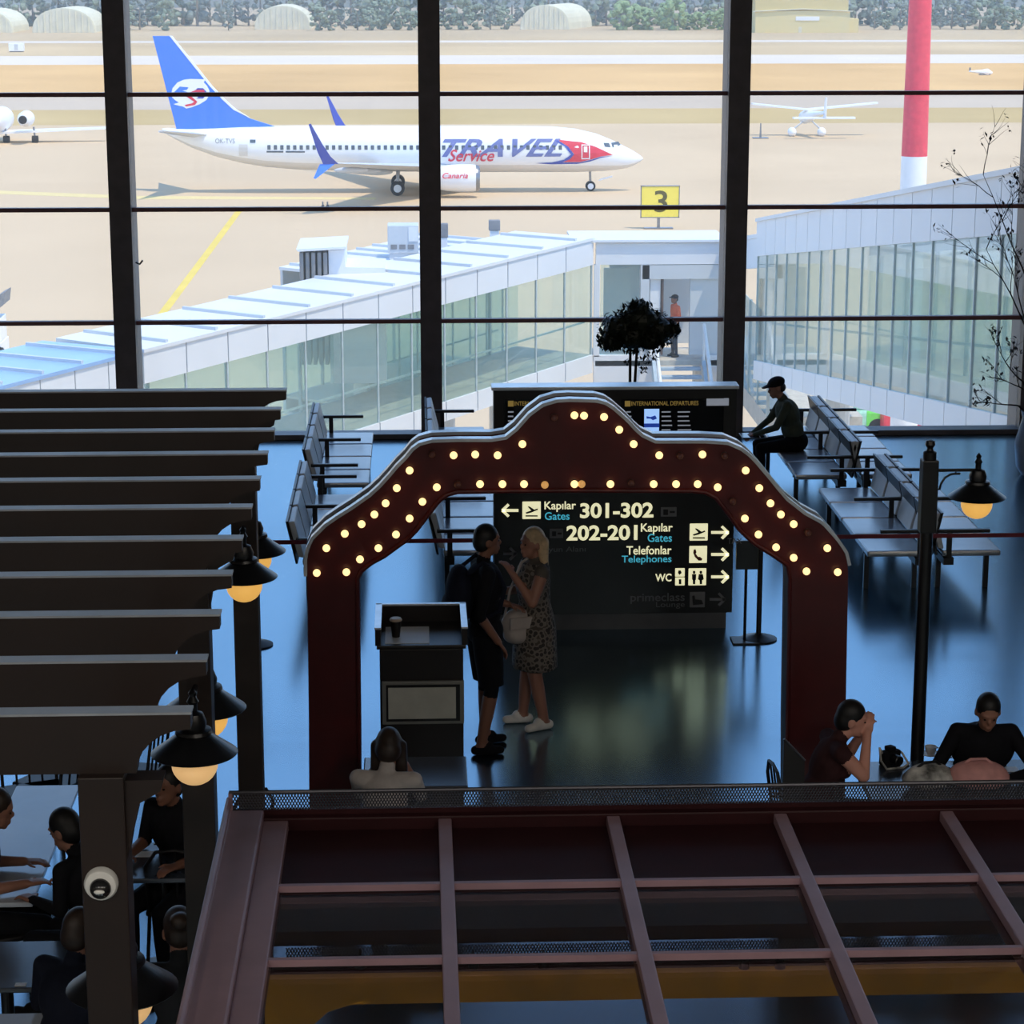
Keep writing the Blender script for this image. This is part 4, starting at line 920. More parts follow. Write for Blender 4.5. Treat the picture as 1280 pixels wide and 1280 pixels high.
bm = BM(); it = [a3(x, y, AY) for x, y in INN]; tube(bm, [(p.x, AY-.01, p.z) for p in it], .016, 8); obj('inner_bead', bm, m_arch, arch, world=True, smooth=True)
m_bulb = mat('lit_warm_bulb', (255, 210, 150), emit=(255, 208, 146), es=1.35); m_bulb2 = mat('lit_dim_bulb', (220, 170, 110), emit=(190, 140, 80), es=.7); m_off = mat('unlit_bulb_glass', (96, 60, 56), rough=.2)
LIT = [(396,716),(408,685),(431,667),(452,655),(468,643),(482,629),(496,610),(512,588),(567,569),(594,568),(622,569),(653,555),(718,519),(730,519.5),(755,521),(774,537),(792,555),(824,569),(878,568),(932,588),(949,610),(963,629),(976,643),(992,655),(1034,685),(1047,715),
       (433,715),(450,699),(473,685),(495,668),(512,648),(528,627),(546,609),(600,605),(628,605),(655,605),(718,605),(763,605),(817,605),(845,605),(872,605),(897,609),(931,648),(948,668),(970,684),(992,697),(1008,714)]
DIM = [(681,606),(727,605)]; OFF = [(540,568),(693,522),(850,570),(906,570),(1010,666),(572,606),(789,604),(916,627)]
def bulb_me(m, nm):
    bm = BM(); ell(bm, (0,-.03,0), (.026,.03,.026), seg=14, rg=8); me = mesh_of(bm, nm, m, True); return me
sock = mesh_of(lathe(BM(), [(.02,-.014), (.024,0), (.024,.004)], 12, (0,0,0), 'Y'), 'socket', m_blk)
bms = {0: bulb_me(m_bulb, 'bulb'), 1: bulb_me(m_bulb2, 'bulb'), 2: bulb_me(m_off, 'bulb')}
for k, L_ in enumerate((LIT, DIM, OFF)):
    for x, y in L_:
        p = P(x, y, AY-.03); bo = obj('bulb', None, None, arch, world=True, me=bms[k], loc=(p.x, AY-.004, p.z))
        so_ = obj('socket', None, None, bo, world=True, me=sock, loc=(p.x, AY-.004, p.z))

# ------------------------------------------------------------------ podium
m_pod = mat('dark_podium_laminate', (26, 20, 20), rough=.4); m_paper = mat('white_paper', (226, 228, 232), rough=.5, var=.02)
pyF = 16.2
c0, c1 = P(472, 900, pyF), P(583, 900, pyF); zt0 = P(520, 806, pyF).z
pod = thing('reception_podium', 'dark reception podium with raised pale rim and framed notice', 'podium', ((c0.x+c1.x)/2, pyF+.25, 0))
dpt = .62
obj('body', bev(boxm(c0.x+.02, c1.x-.02, pyF, pyF+dpt, 0, zt0-.03), .01), m_pod, pod, world=True); obj('desk_top', bev(boxm(c0.x, c1.x, pyF-.02, pyF+dpt+.02, zt0-.03, zt0), .008), m_pod, pod, world=True)
for x0, x1, y0, y1 in ((c0.x-.01, c0.x+.03, pyF-.02, pyF+dpt+.02), (c1.x-.03, c1.x+.01, pyF-.02, pyF+dpt+.02), (c0.x-.01, c1.x+.01, pyF+dpt-.01, pyF+dpt+.03)):
    rm = obj('screen_board', boxm(x0, x1, y0, y1, zt0, zt0+.12), m_pod, pod, world=True); obj('rim', bev(boxm(x0-.004, x1+.004, y0, y1, zt0+.12, zt0+.135), .003), m_edge, rm, world=True)
n0, n1 = P(478, 905, pyF-.01), P(580, 850, pyF-.01)
fr = obj('notice_frame', bev(boxm(n0.x, n1.x, pyF-.03, pyF, n0.z, n1.z), .008), mat('grey_frame', (120, 120, 116), rough=.5), pod, world=True)
obj('notice_mount', boxm(n0.x+.03, n1.x-.03, pyF-.034, pyF-.02, n0.z+.025, n1.z-.025), m_bd, fr, world=True); obj('notice_sheet', boxm(n0.x+.045, n1.x-.06, pyF-.038, pyF-.03, n0.z+.045, n1.z-.045), mat('cream_sheet', (186, 186, 176), rough=.6), fr, world=True)
tag(obj('paper_sheet', boxm(c0.x+.06, c0.x+.38, pyF+.03, pyF+.46, zt0, zt0+.004), m_paper), 'white paper sheet lying on the podium', 'paper')
cp_ = P(495, 795, pyF+.22); cup = thing('drink_cup', 'dark paper cup with pale lid standing on the podium', 'cup', (cp_.x, pyF+.2, zt0+.004))
obj('body', lathe(BM(), [(.028, 0), (.042, .125), (0, .125)], 20), m_pod, cup, smooth=True); obj('lid', lathe(BM(), [(.045, .122), (.046, .132), (.038, .142), (0, .142)], 20), mat('beige_lid', (200, 180, 160), rough=.5), cup, smooth=True)

# ------------------------------------------------------------------ lanterns
m_iron = mat('black_cast_iron', (14, 14, 17), rough=.35, spec=.6); m_globe = mat('lit_amber_globe', (240, 190, 100), emit=(236, 178, 90), es=.62, rough=.3)
m_globe2 = mat('lit_peach_globe', (226, 184, 130), emit=(222, 176, 118), es=.6, rough=.3)
def lantern_parts(t, c, par_m=m_globe, s=1.0):
    # c: centre of the shade's rim
    c = Vector(c)
    sh = obj('shade', lathe(BM(), [(.19*s, 0), (.195*s, .006*s), (.075*s, .095*s), (.07*s, .09*s), (.18*s, .0)], 32, c), m_iron, t, smooth=True)
    obj('collar', lathe(BM(), [(.07*s, .08*s), (.085*s, .1*s), (.08*s, .115*s), (.055*s, .12*s), (.06*s, .15*s), (.045*s, .19*s), (.02*s, .2*s), (.02*s, .235*s), (.028*s, .245*s), (.014*s, .27*s), (.02*s, .285*s), (0, .31*s)], 20, c), m_iron, t, smooth=True)
    g = BM(); ell(g, (c.x, c.y, c.z-.045*s), (.105*s, .105*s, .1*s), seg=24, rg=14); obj('globe', g, par_m, t, smooth=True)
LPY = 15.2
q0 = P(1163, 552, LPY); q1 = P(1221, 625, LPY)
lp = thing('street_lamp', 'black iron street lamp with amber globe before the right benches', 'lamp', (q0.x, LPY, 0))
obj('pole', lathe(BM(), [(.11, 0), (.12, .1), (.07, .2), (.048, .35), (.043, q0.z-.62)], 18), m_iron, lp, smooth=True)
sl = obj('pole_sleeve', bev(boxm(-.055, .055, -.055, .055, q0.z-.62, q0.z-.12), .01), m_iron, lp)
obj('finial', lathe(BM(), [(.045, q0.z-.12), (.045, q0.z-.07), (.025, q0.z-.06), (.02, q0.z-.045), (.035, q0.z-.02), (.03, q0.z+.005), (0, q0.z+.015)], 16), m_iron, lp, smooth=True)
dx = q1.x-q0.x
zr_ = P(1221, 622, LPY).z
obj('arm', tube(BM(), [(.05, 0, zr_+.19), (dx, 0, zr_+.19)], .011, 8), m_iron, lp)
obj('scroll', tube(BM(), [(.055, 0, zr_+.06), (.075, 0, zr_+.06), (.085, 0, zr_+.1), (.11, 0, zr_+.14), (.15, 0, zr_+.163), (.21, 0, zr_+.166)], .008, 7), m_iron, lp)
obj('scroll_link', tube(BM(), [(.18, 0, zr_+.16), (.18, 0, zr_+.195)], .006, 6), m_iron, lp)
lantern_parts(lp, (dx, 0, zr_))
def bracket_lantern(px, py, Y, post, label, gm):
    c = P(px, py, Y); t = thing('wall_lantern', label, 'lamp', (c.x, c.y, c.z))
    lantern_parts(t, (0,0,0), gm)
    pv = Vector((post[0]-c.x, post[1]-c.y, 0)); d = pv.normalized()
    obj('arm', tube(BM(), [(0,0,.22), (pv.x-d.x*.075, pv.y-d.y*.075, .22)], .011, 8), m_iron, t)
    obj('scroll', tube(BM(), [tuple(pv-d*.075+Vector((0,0,.08))), tuple(pv-d*.1+Vector((0,0,.15))), tuple(pv-d*.16+Vector((0,0,.2)))], .008, 7), m_iron, t)
    return t

# ------------------------------------------------------------------ pergola
m_wood = mat('dark_stained_wood', (30, 18, 13), rough=.5, var=.2, scale=3, ior=1.45); m_sheen = mat('sky_sheen_grey', (150, 154, 160), rough=.35, metal=.2)
PZ = 3.7
ends = [487, 510, 537, 563, 595, 630, 668, 714, 764, 823, 890]; exs = [358, 352, 343, 336, 327, 316, 304, 292, 274, 258, 237]
Ya_, Yb_ = G(237, 893, PZ).y, G(358, 489, PZ).y
xe = sum(G(x, y, PZ).x for x, y in zip(exs, ends))/11
per = thing('pergola', 'dark wooden pergola of parallel beams with curved ends over the cafe', 'pergola', (xe-1.5, (Ya_+Yb_)/2, 0))
BH = .2; XLm = -4.6
for k in range(11):
    yy = Ya_+(Yb_-Ya_)*k/10; bm = BM(); s = .12
    prof = [(XLm, PZ), (xe, PZ), (xe, PZ-.05), (xe-.012, PZ-.052)]+[(xe-.012-.17*math.sin(a*PI/12), PZ-.052-.148*(1-math.cos(a*PI/12))) for a in range(1, 7)]+[(XLm, PZ-BH)]
    prism(bm, [(x, yy, z) for x, z in prof], (0, .07, 0)); bo_ = obj('beam', bm, m_wood, per, world=True); obj('sky_sheen_strip', boxm(XLm, xe+.004, yy-.003, yy+.073, PZ, PZ+.008), m_sheen, bo_, world=True)  # pale strip added for the sky's reflection on the beam tops
posts = []
for k, (px, py, Y) in enumerate(((133, 1100, 7.32), (250, 1000, 10.4), (311, 850, 13.55))):
    x = P(px, py, Y).x; posts.append((x, Y)); Yp = Y if k else Ya_+.035
    posts[-1] = (x, Yp)
    po = obj('post', bev(boxm(x-.075, x+.075, Yp-.075, Yp+.075, 0, PZ-BH), .006), m_wood, per, world=True)
    bm = BM(); pr = [(x+.075, PZ-BH-.02), (x+.2, PZ-BH-.02), (x+.19, PZ-BH-.06), (x+.12, PZ-BH-.1), (x+.09, PZ-BH-.22), (x+.075, PZ-BH-.3)]; prism(bm, [(a_, Yp-.05, z) for a_, z in pr], (0,.1,0)); obj('corbel', bm, m_wood, per, world=True)
    obj('post_foot', bev(boxm(x-.1, x+.1, Yp-.1, Yp+.1, 0, .12), .01), m_wood, per, world=True)
obj('header', boxm(posts[0][0]-.06, posts[0][0]+.06, Ya_, Yb_+.1, PZ-BH-.02, PZ-BH), m_wood, per, world=True)
x2 = XLm+.3
for Y in (7.32, 10.4, 13.55): obj('post', bev(boxm(x2-.075, x2+.075, Y-.075, Y+.075, 0, PZ-BH), .006), m_wood, per, world=True)
bracket_lantern(305, 722, 13.15, posts[2], 'amber lantern on the far pergola post, its whole shade in view', m_globe); bracket_lantern(318, 690, 14.05, posts[2], 'amber lantern half hidden behind the far pergola post', m_globe)
bracket_lantern(243, 942, 10.02, posts[1], 'peach-lit lantern in front of the middle pergola post', m_globe2); bracket_lantern(257, 886, 10.72, posts[1], 'amber lantern behind the middle pergola post, cut by a beam', m_globe)
bracket_lantern(153, 1236, 7.62, posts[0], 'lantern behind the near pergola post at the bottom left', m_globe2)
# dome camera on the near post
q = P(127, 1103, posts[0][1]-.075); dc = thing('dome_camera', 'white-ringed dome security camera on the near pergola post', 'camera', (q.x, posts[0][1]-.075, q.z))
m_dw = mat('off_white_plastic', (200, 200, 196), rough=.4)
obj('mount', lathe(BM(), [(.056, 0), (.056, -.018), (.05, -.03), (.036, -.034), (0, -.034)], 28, (0,0,0), 'Y'), m_dw, dc, smooth=True); g = BM(); ell(g, (0,-.03,-.008), (.036,.036,.036), seg=20, rg=12); obj('dome', g, mat('smoked_dome', (24,24,26), rough=.08, spec=.8), dc, smooth=True)
g = BM(); ell(g, (0,-.064,-.008), (.018,.006,.008), seg=12, rg=6); obj('lens', g, m_dw, dc)

# ------------------------------------------------------------------ kiosk canopy in the foreground
KZ = 2.7
m_kbar = mat('mauve_brown_steel', (148, 120, 128), rough=.38, metal=.35, var=.08); m_kpan = mat('maroon_canopy_panel', (40, 11, 15), rough=.5, var=.15, spec=.25)
m_kglass = glass('smoked_canopy_glass', (212, 202, 200), .03, .05); m_wire = mat('dark_expanded_metal', (70, 70, 76), rough=.4, metal=.6)
ky = [G(600, y, KZ).y for y in (1022, 1103, 1193)]; ks = (ky[0]-ky[2])/2; ky = [ky[0], ky[0]-ks, ky[0]-2*ks, ky[0]-3*ks, ky[0]-4*ks]
kx = [G(x, 1025, KZ).x for x in (345, 562, 772, 983, 1190)]; kw = (kx[4]-kx[0])/4; kx = [kx[0]+kw*i for i in range(6)]
ki = thing('kiosk_canopy', 'dark maroon kiosk canopy of square glazed cells with a mesh parapet', 'canopy', ((kx[0]+kx[-1])/2, ky[2], 0))
bw = .027
for i, x in enumerate(kx): 
    ww = bw if i else .05
    obj('rafter', bev(boxm(x-ww, x+ww, ky[-1], ky[0], KZ-.1, KZ), .006), m_kbar, ki, world=True)
obj('side_fascia', bev(boxm(kx[0]-.19, kx[0]-.05, ky[-1], ky[0]+.06, KZ-.22, KZ+.03), .01), m_kbar, ki, world=True)
obj('side_rail', tube(BM(), [(kx[0]-.19, ky[-1], KZ+.07), (kx[0]-.19, ky[0]+.06, KZ+.07)], .014, 8), m_kbar, ki, world=True)
for j, y in enumerate(ky):
    for i in range(5):
        if j: obj('crossbar', boxm(kx[i]+bw, kx[i+1]-bw, y-.012, y+.012, KZ-.03, KZ-.004), m_kbar, ki, world=True)
        if j < 4: obj('pane', boxm(kx[i]+bw, kx[i+1]-bw, ky[j+1]+.012, y-.012, KZ-.05, KZ-.04), m_kpan if j < 1 else m_kglass, ki, world=True)
obj('front_beam', bev(boxm(kx[0]-.19, kx[-1]+.1, ky[0], ky[0]+.08, KZ-.14, KZ+.01), .008), m_kpan, ki, world=True)
# mesh parapet
zt_ = P(700, 984, ky[0]+.06).z; yM = ky[0]+.05
obj('parapet_rail', tube(BM(), [(kx[0]-.19, yM, zt_), (kx[-1]+.1, yM, zt_)], .009, 8), m_wire, ki, world=True); obj('parapet_foot', boxm(kx[0]-.19, kx[-1]+.1, yM-.01, yM+.01, KZ+.01, KZ+.03), m_kpan, ki, world=True)
for x in (kx[0]-.185, kx[-1]+.08): obj('parapet_post', boxm(x-.008, x+.008, yM-.008, yM+.008, KZ+.01, zt_), m_kbar, ki, world=True)
def meshwire(x0, x1, z0, z1, y, pitch=.025, rowh=.022, w=.0021):
    bm = BM(); n = int((x1-x0)/(pitch/2)); rows_ = max(1, round((z1-z0)/rowh)); rh = (z1-z0)/rows_
    for r_ in range(rows_):
        for sgn in (0, 1):
            prev = None
            for k in range(n+1):
                up = (k+sgn) % 2; x = x0+k*pitch/2; z = z0+r_*rh+(rh if up else 0)
                if prev: 
                    d = Vector((x-prev[0], 0, z-prev[1])).normalized(); nn = Vector((-d.z, 0, d.x))*w
                    a_, b_ = Vector((prev[0], y, prev[1])), Vector((x, y, z)); o_ = Vector((0, .004, 0))
                    v = [bm.verts.new(q) for q in (a_-nn, b_-nn, b_+nn, a_+nn, a_-nn+o_, b_-nn+o_, b_+nn+o_, a_+nn+o_)]
                    for f in ((0,1,2,3), (7,6,5,4), (3,2,6,7), (0,4,5,1)): bm.faces.new([v[i] for i in f])
                prev = (x, z)
    return bm
o = obj('parapet_mesh', meshwire(kx[0]-.18, kx[-1]+.08, KZ+.03, zt_-.005, yM), m_wire, ki, world=True); o['kind'] = 'stuff'
# under the glass: dark kiosk ceiling, hanging mesh, ochre fascia
UZ = 2.3
yu = G(700, 1177, UZ).y
obj('kiosk_ceiling', boxm(kx[0]-.05, kx[-1], yu, ky[0]+.55, UZ, UZ+.06), m_kpan, ki, world=True)
o = obj('hanging_mesh', meshwire(kx[0]+.05, kx[-1], P(700, 1193, yu-.02).z, UZ, yu-.02), m_wire, ki, world=True); o['kind'] = 'stuff'
m_och = mat('ochre_fascia', (188, 152, 40), rough=.45, var=.1)
z0_, z1_ = P(700, 1251, yu-.06).z, P(700, 1211, yu-.06).z
x0_ = P(330, 1230, yu-.06).x
bm = BM(); prism(bm, [(x0_, yu-.06, z1_), (kx[-1], yu-.06, z1_), (kx[-1], yu-.06, z0_), (P(440,1250,yu-.06).x, yu-.06, z0_), (P(410,1255,yu-.06).x, yu-.06, z0_-.03), (P(390,1270,yu-.06).x, yu-.06, z0_-.09), (P(385,1290,yu-.06).x, yu-.06, z0_-.2), (x0_, yu-.06, z0_-.2)], (0,.03,0)); obj('ochre_fascia', bm, m_och, ki, world=True)
obj('red_valance', boxm(x0_, kx[-1], yu-.07, yu-.03, z1_, P(700,1195,yu-.05).z), m_kpan, ki, world=True)
for x in (kx[0]-.12, kx[-1]):
    for y in (ky[0]-.1, ky[-1]+.1): obj('post', bev(boxm(x-.05, x+.05, y-.05, y+.05, 0, KZ-.2), .006), m_kpan, ki, world=True)
# small spot lamps over the ochre fascia
m_spot = mat('lit_warm_spot', (255, 230, 170), emit=(255, 226, 150), es=3)
for px in (450, 592, 680, 930, 975):
    q = P(px, 1209, yu-.12); t = thing('spot_lamp', 'small warm spot lamp over the ochre kiosk fascia', 'lamp', (q.x, yu-.12, q.z), group='kiosk spot lamps')
    obj('can', lathe(BM(), [(.018, .03), (.022, 0), (.02, -.004), (0, .006)], 14), m_iron, t); obj('lens', lathe(BM(), [(.016, -.003), (.0, -.006)], 14), m_spot, t)
    obj('stem', tube(BM(), [(0,0,.02), (0,.05,.05)], .006, 6), m_iron, t)
    lt = bpy.data.lights.new('spot', 'SPOT'); lt.energy = 24; lt.color = (1, .8, .45); lt.spot_size = 1.6; lt.shadow_soft_size = .02
    lo_ = bpy.data.objects.new('spot_lamp_light', lt); COL.objects.link(lo_); lo_.location = (q.x, yu-.13, q.z-.01); lo_.rotation_euler = (math.radians(-25), 0, 0)
# ------------------------------------------------------------------ people
SKIN = mat('skin', (150, 106, 88), rough=.55, var=.06); SKIN2 = mat('tanned_skin', (132, 90, 72), rough=.55, var=.06)
V = Vector
SKIN3 = mat('fair_skin', (206, 148, 130), rough=.55, var=.06)
def stand(h=1.75):
    k = h/1.78
    J = dict(pelvis=(0,0,.96), chest=(.0,0,1.32), neck=(-.01,0,1.50), head=(.02,0,1.655))
    for s, n in ((1,'L'), (-1,'R')):
        J.update({'sh'+n: (-.01,.185*s,1.44), 'el'+n: (-.03,.25*s,1.15), 'wr'+n: (.06,.24*s,.91), 'hip'+n: (0,.09*s,.93), 'kn'+n: (.03,.10*s,.51), 'an'+n: (-.01,.11*s,.085), 'to'+n: (.135,.125*s,.03)})
    return {a: V(b)*k for a, b in J.items()}
def sit(lean=.15, h=1.72, seat=.46):
    k = h/1.72; J = {}; z0 = seat+.10
    def sp(d, o=0.0): return V((math.sin(lean)*d+o*math.cos(lean), 0, z0+math.cos(lean)*d-o*math.sin(lean)))
    J['pelvis'] = V((0,0,z0)); J['chest'] = sp(.35*k); J['neck'] = sp(.54*k); J['head'] = sp(.68*k, .03)
    for s, n in ((1,'L'), (-1,'R')):
        y = V((0,s,0)); J['sh'+n] = sp(.48*k, -.01)+y*.18; J['el'+n] = sp(.22*k, .06)+y*.24; J['el'+n].z = max(J['el'+n].z, .80); J['wr'+n] = J['el'+n]+V((.24,-.06*s,.0))
        J['hip'+n] = V((.02,.09*s,z0-.02)); J['kn'+n] = V((.44,.12*s,seat+.05)); J['an'+n] = V((.42,.12*s,.085)); J['to'+n] = V((.59,.13*s,.03))
    return J
def remesh(bm, vox, name, mats, it=3):
    me = bpy.data.meshes.new('tmp'); bm.to_mesh(me); bm.free(); o = bpy.data.objects.new('tmp', me); COL.objects.link(o)
    md = o.modifiers.new('r', 'REMESH'); md.mode = 'VOXEL'; md.voxel_size = vox
    if it: sm = o.modifiers.new('s', 'SMOOTH'); sm.factor = .5; sm.iterations = it
    dg = bpy.context.evaluated_depsgraph_get(); out = bpy.data.meshes.new_from_object(o.evaluated_get(dg)); bpy.data.objects.remove(o); bpy.data.meshes.remove(me)
    out.name = name; out.materials.clear()
    for m in mats: out.materials.append(m)
    out.polygons.foreach_set('use_smooth', [True]*len(out.polygons)); return out
def person(label, loc, rotz, J, cloth, k=1.0, look=(0.0, 0.0), hair=None, fat=1.0, hand=None, vox=.0085, female=False):
    """cloth: materials for torso, sleeve(upper arm), forearm, thigh, calf, foot ; look: head yaw, pitch"""
    t = thing('person', label, 'person', loc, rotz)
    segs = []; bm = BM()
    mats = [cloth['skin']]; 
    def mi(m):
        if m not in mats: mats.append(m)
        return mats.index(m)
    def cap(a, b, ra, rb, m): capsule(bm, a, b, ra, rb); segs.append((a, b, (ra+rb)/2, mi(m)))
    T, S_, FA, TH, CA, FO, SK = (cloth[x] for x in ('torso', 'sleeve', 'forearm', 'thigh', 'calf', 'foot', 'skin'))
    ax = (J['chest']-J['pelvis']).normalized(); lat = (J['shL']-J['shR']).normalized(); fw = lat.cross(ax).normalized(); M = Matrix((fw, fw.cross(ax)*-1 if False else ax.cross(fw), ax)).transposed()
    def el(c, r, m, rr=None): ell(bm, c, [x for x in r], M, 18, 12); segs.append((c, c, min(r), mi(m)))
    f = fat; hipw = 1.08 if female else 1.0; shw = .88 if female else 1.0
    el(J['pelvis'], (.125*f, .165*f*hipw, .13), TH); el(J['pelvis'].lerp(J['chest'], .45), (.115*f, .145*f, .17), T)
    el(J['chest'], (.125*f, .17*f*shw, .19), T); el(J['chest']+ax*.07, (.11, .175*shw, .11), T)
    if female: 
        for s in (1, -1): ell(bm, J['chest']+fw*.08+lat*.075*s-ax*.0, (.065, .06, .06), M)
    cap(J['chest']+ax*.1, J['neck'], .075, .055, T); cap(J['neck']-ax*.01, J['head']-V((0,0,.05)), .054, .05, SK)
    for n, s in (('L', 1), ('R', -1)):
        cap(J['sh'+n], J['el'+n], .057, .044, S_); cap(J['chest']+ax*.1, J['sh'+n], .08, .058, T)
        cap(J['el'+n], J['wr'+n], .042, .029, FA)
        cap(J['hip'+n], J['kn'+n], .09*f, .062, TH); cap(J['kn'+n], J['an'+n].lerp(J['kn'+n], .62), .06, .057, CA); cap(J['an'+n].lerp(J['kn'+n], .62), J['an'+n], .057, .04, CA)
        a, to = J['an'+n], J['to'+n]; d = (to-a); d.z = 0; d.normalize(); heel = V((a.x, a.y, .04))-d*.045
        cap(heel, to+V((0,0,.004)), .04, .034, FO); cap(a-V((0,0,.02)), (heel+to)/2+V((0,0,.03)), .045, .045, FO)
        # hand: palm, four fingers of unequal length, thumb from the palm's side
        w = J['wr'+n]; hd = (w-J['el'+n]).normalized(); hd = (hand or {}).get(n, hd); hd = V(hd).normalized()
        sd = hd.cross(V((0,0,1)));  sd = sd.normalized() if sd.length > .2 else V((1,0,0)); pn = sd.cross(hd).normalized()
        for q in (-.022, 0, .022): cap(w+hd*.015+sd*q, w+hd*.085+sd*q*1.15, .015, .013, SK)
        for q, L in ((-.030, .058), (-.010, .072), (.010, .068), (.029, .052)):
            k0 = w+hd*.088+sd*q*1.05; k1 = k0+(hd-pn*.25).normalized()*L*.55; k2 = k1+(hd-pn*.9).normalized()*L*.5
            cap(k0, k1, .0095, .0088, SK); cap(k1, k2, .0088, .0075, SK)
        b0 = w+hd*.03+sd*.03*s; b1 = b0+(hd*.6+sd*s).normalized()*.04; cap(b0, b1, .012, .0105, SK); cap(b1, b1+(hd+sd*.3*s-pn*.3).normalized()*.032, .0105, .0085, SK)
    yaw, pit = look; base = Matrix(((fw.x, lat.x, 0), (fw.y, lat.y, 0), (0, 0, 1)))
    f2 = V((fw.x, fw.y, 0)).normalized(); l2 = V((-f2.y, f2.x, 0)); base = Matrix((f2, l2, V((0,0,1)))).transposed()
    HM = base @ Matrix.Rotation(yaw, 3, 'Z') @ Matrix.Rotation(pit, 3, 'Y'); hc = J['head']
    def hp(x, y, z): return hc+HM @ V((x, y, z))
    def hel(c, r, seg=16): ell(bm, hp(*c), r, HM, seg, 12); segs.append((hp(*c), hp(*c), min(r), mi(SK)))
    hel((0,0,.02), (.097,.077,.105)); hel((.035,0,-.045), (.06,.058,.07)); hel((.075,0,-.088), (.022,.028,.022)); hel((.1,0,-.012), (.02,.012,.024)); hel((.098,0,-.052), (.012,.026,.008)); hel((.098,0,-.066), (.011,.022,.008)); hel((.082,0,.035), (.018,.055,.012))
    for s in (1, -1): hel((-.005,.077*s,-.01), (.022,.012,.034))
    me = remesh(bm, vox, 'body', mats)
    n = len(me.polygons); ct = np.empty(n*3); me.polygons.foreach_get('center', ct); ct = ct.reshape(-1, 3); best = np.full(n, 1e9); idx = np.zeros(n, int)
    for a, b, r, m in segs:
        a_, b_ = np.array(a), np.array(b); d = b_-a_; L = d @ d; u = np.clip(((ct-a_) @ d)/L, 0, 1) if L > 1e-9 else np.zeros(n)
        ds = np.linalg.norm(ct-(a_+u[:,None]*d), axis=1)-r; w = ds < best; best[w] = ds[w]; idx[w] = m
    me.polygons.foreach_set('material_index', idx.astype(np.int32)); body = obj('body', None, None, t, me=me)
    m_eye = mat('dark_eye', (30, 24, 22), rough=.2)
    for s in (1, -1): g = BM(); ell(g, hp(.088, .031*s, .006), (.008,.009,.006), HM, 10, 6); obj('eye', g, m_eye, t, smooth=True)
    if hair:
        hm, style = hair; g = BM()
        if style != 'cap': ell(g, hp(-.011, 0, .038), (.1, .084, .101), HM)
        if style == 'short': ell(g, hp(-.04, 0, -.01), (.075, .08, .085), HM)
        if style in ('long', 'bob'):
            L = .30 if style == 'long' else .2
            for y in (-.075, -.045, 0, .045, .075):
                p0 = hp(-.055-.02*(.08-abs(y))/.08, y, .02); p1 = p0+V((0,0,-L*.55)); p2 = p1+V((0,0,-L*.45))+HM @ V((-.01, y*.15, 0)); capsule(g, p0, p1, .045, .042); capsule(g, p1, p2, .042, .03)
        if style == 'bun':
            ell(g, hp(-.04, 0, -.0), (.08, .082, .08), HM); ell(g, hp(-.10, 0, .07), (.055, .055, .05), HM)
        if style == 'forward':
            for y in (-.085, -.06, .06, .085): capsule(g, hp(.0, y, .02), hp(.05, y*1.1, -.16), .034, .028)
            ell(g, hp(-.04, 0, -.01), (.08, .085, .09), HM)
        if style == 'cap':
            ell(g, hp(-.01, 0, .06), (.108, .09, .075), HM); ell(g, hp(.09, 0, .055), (.09, .075, .014), HM)
        hme = remesh(g, .012, 'hair', [hm], 2); obj('hat' if style == 'cap' else 'hair', None, None, t, me=hme)
        if style == 'cap': g2 = BM(); ell(g2, hp(-.045, 0, -.01), (.06, .078, .06), HM); obj('hair', g2, mat('dark_brown_hair', (34, 26, 22), rough=.6), t, smooth=True)
    return t, dict(hp=hp, HM=HM)
def outfit(torso, sleeve=None, forearm=None, thigh=None, calf=None, foot=None, skin=SKIN):
    return dict(torso=torso, sleeve=sleeve or torso, forearm=forearm or skin, thigh=thigh or torso, calf=calf or skin, foot=foot or m_shoe, skin=skin)
def fab(name, c, **k): return mat(name, c, rough=.85, var=.12, scale=14, spec=.2, **k)
m_shoe = fab('black_shoe_leather', (22, 22, 26)); f_black = fab('black_cotton', (20, 20, 25)); f_navy = fab('navy_cotton', (24, 28, 42)); f_char = fab('charcoal_cotton', (40, 42, 46)); f_olive = fab('dark_olive_cotton', (66, 72, 62))
f_pink = fab('dusty_pink_cotton', (206, 150, 146)); f_grey = fab('warm_grey_cotton', (150, 142, 138)); f_white = fab('white_canvas', (226, 222, 216)); f_denim = fab('dark_denim', (34, 42, 60)); f_orange = fab('orange_vest_fabric', (240, 120, 84))
h_brown = mat('brown_hair', (44, 32, 26), rough=.5, var=.3, scale=30); h_black = mat('black_hair', (16, 14, 15), rough=.5, var=.2, scale=30); h_blond = mat('blond_hair', (206, 178, 140), rough=.5, var=.2, scale=30)
# standing man with backpack
mp = G(606, 936, 0); J = stand(1.83)
J['elR'] = V((-.1,-.26,1.17)); J['wrR'] = V((.05,-.25,.95)); J['elL'] = V((.05,.27,1.17)); J['wrL'] = V((.24,.2,1.12)); J['anL'] += V((.04,0,0)); J['anR'] += V((-.05,-.02,0)); J['toR'] += V((-.05,-.02,0)); J['toL'] += V((.04,0,0))
man, mh = person('man in black T-shirt and shorts with a backpack standing under the arch', (mp.x, mp.y, 0), math.radians(12), J, outfit(f_black, thigh=f_black, skin=SKIN2), look=(.0,.05), hair=(h_black, 'short'), fat=1.18)
b = BM(); ell(b, (-.2, 0, 1.28), (.11, .16, .25)); bp_ = obj('backpack', None, None, man, me=remesh(b, .015, 'backpack', [f_navy], 3))
b = BM(); ell(b, (-.29, 0, 1.18), (.05, .12, .12)); obj('backpack_pocket', b, f_navy, bp_, smooth=True)
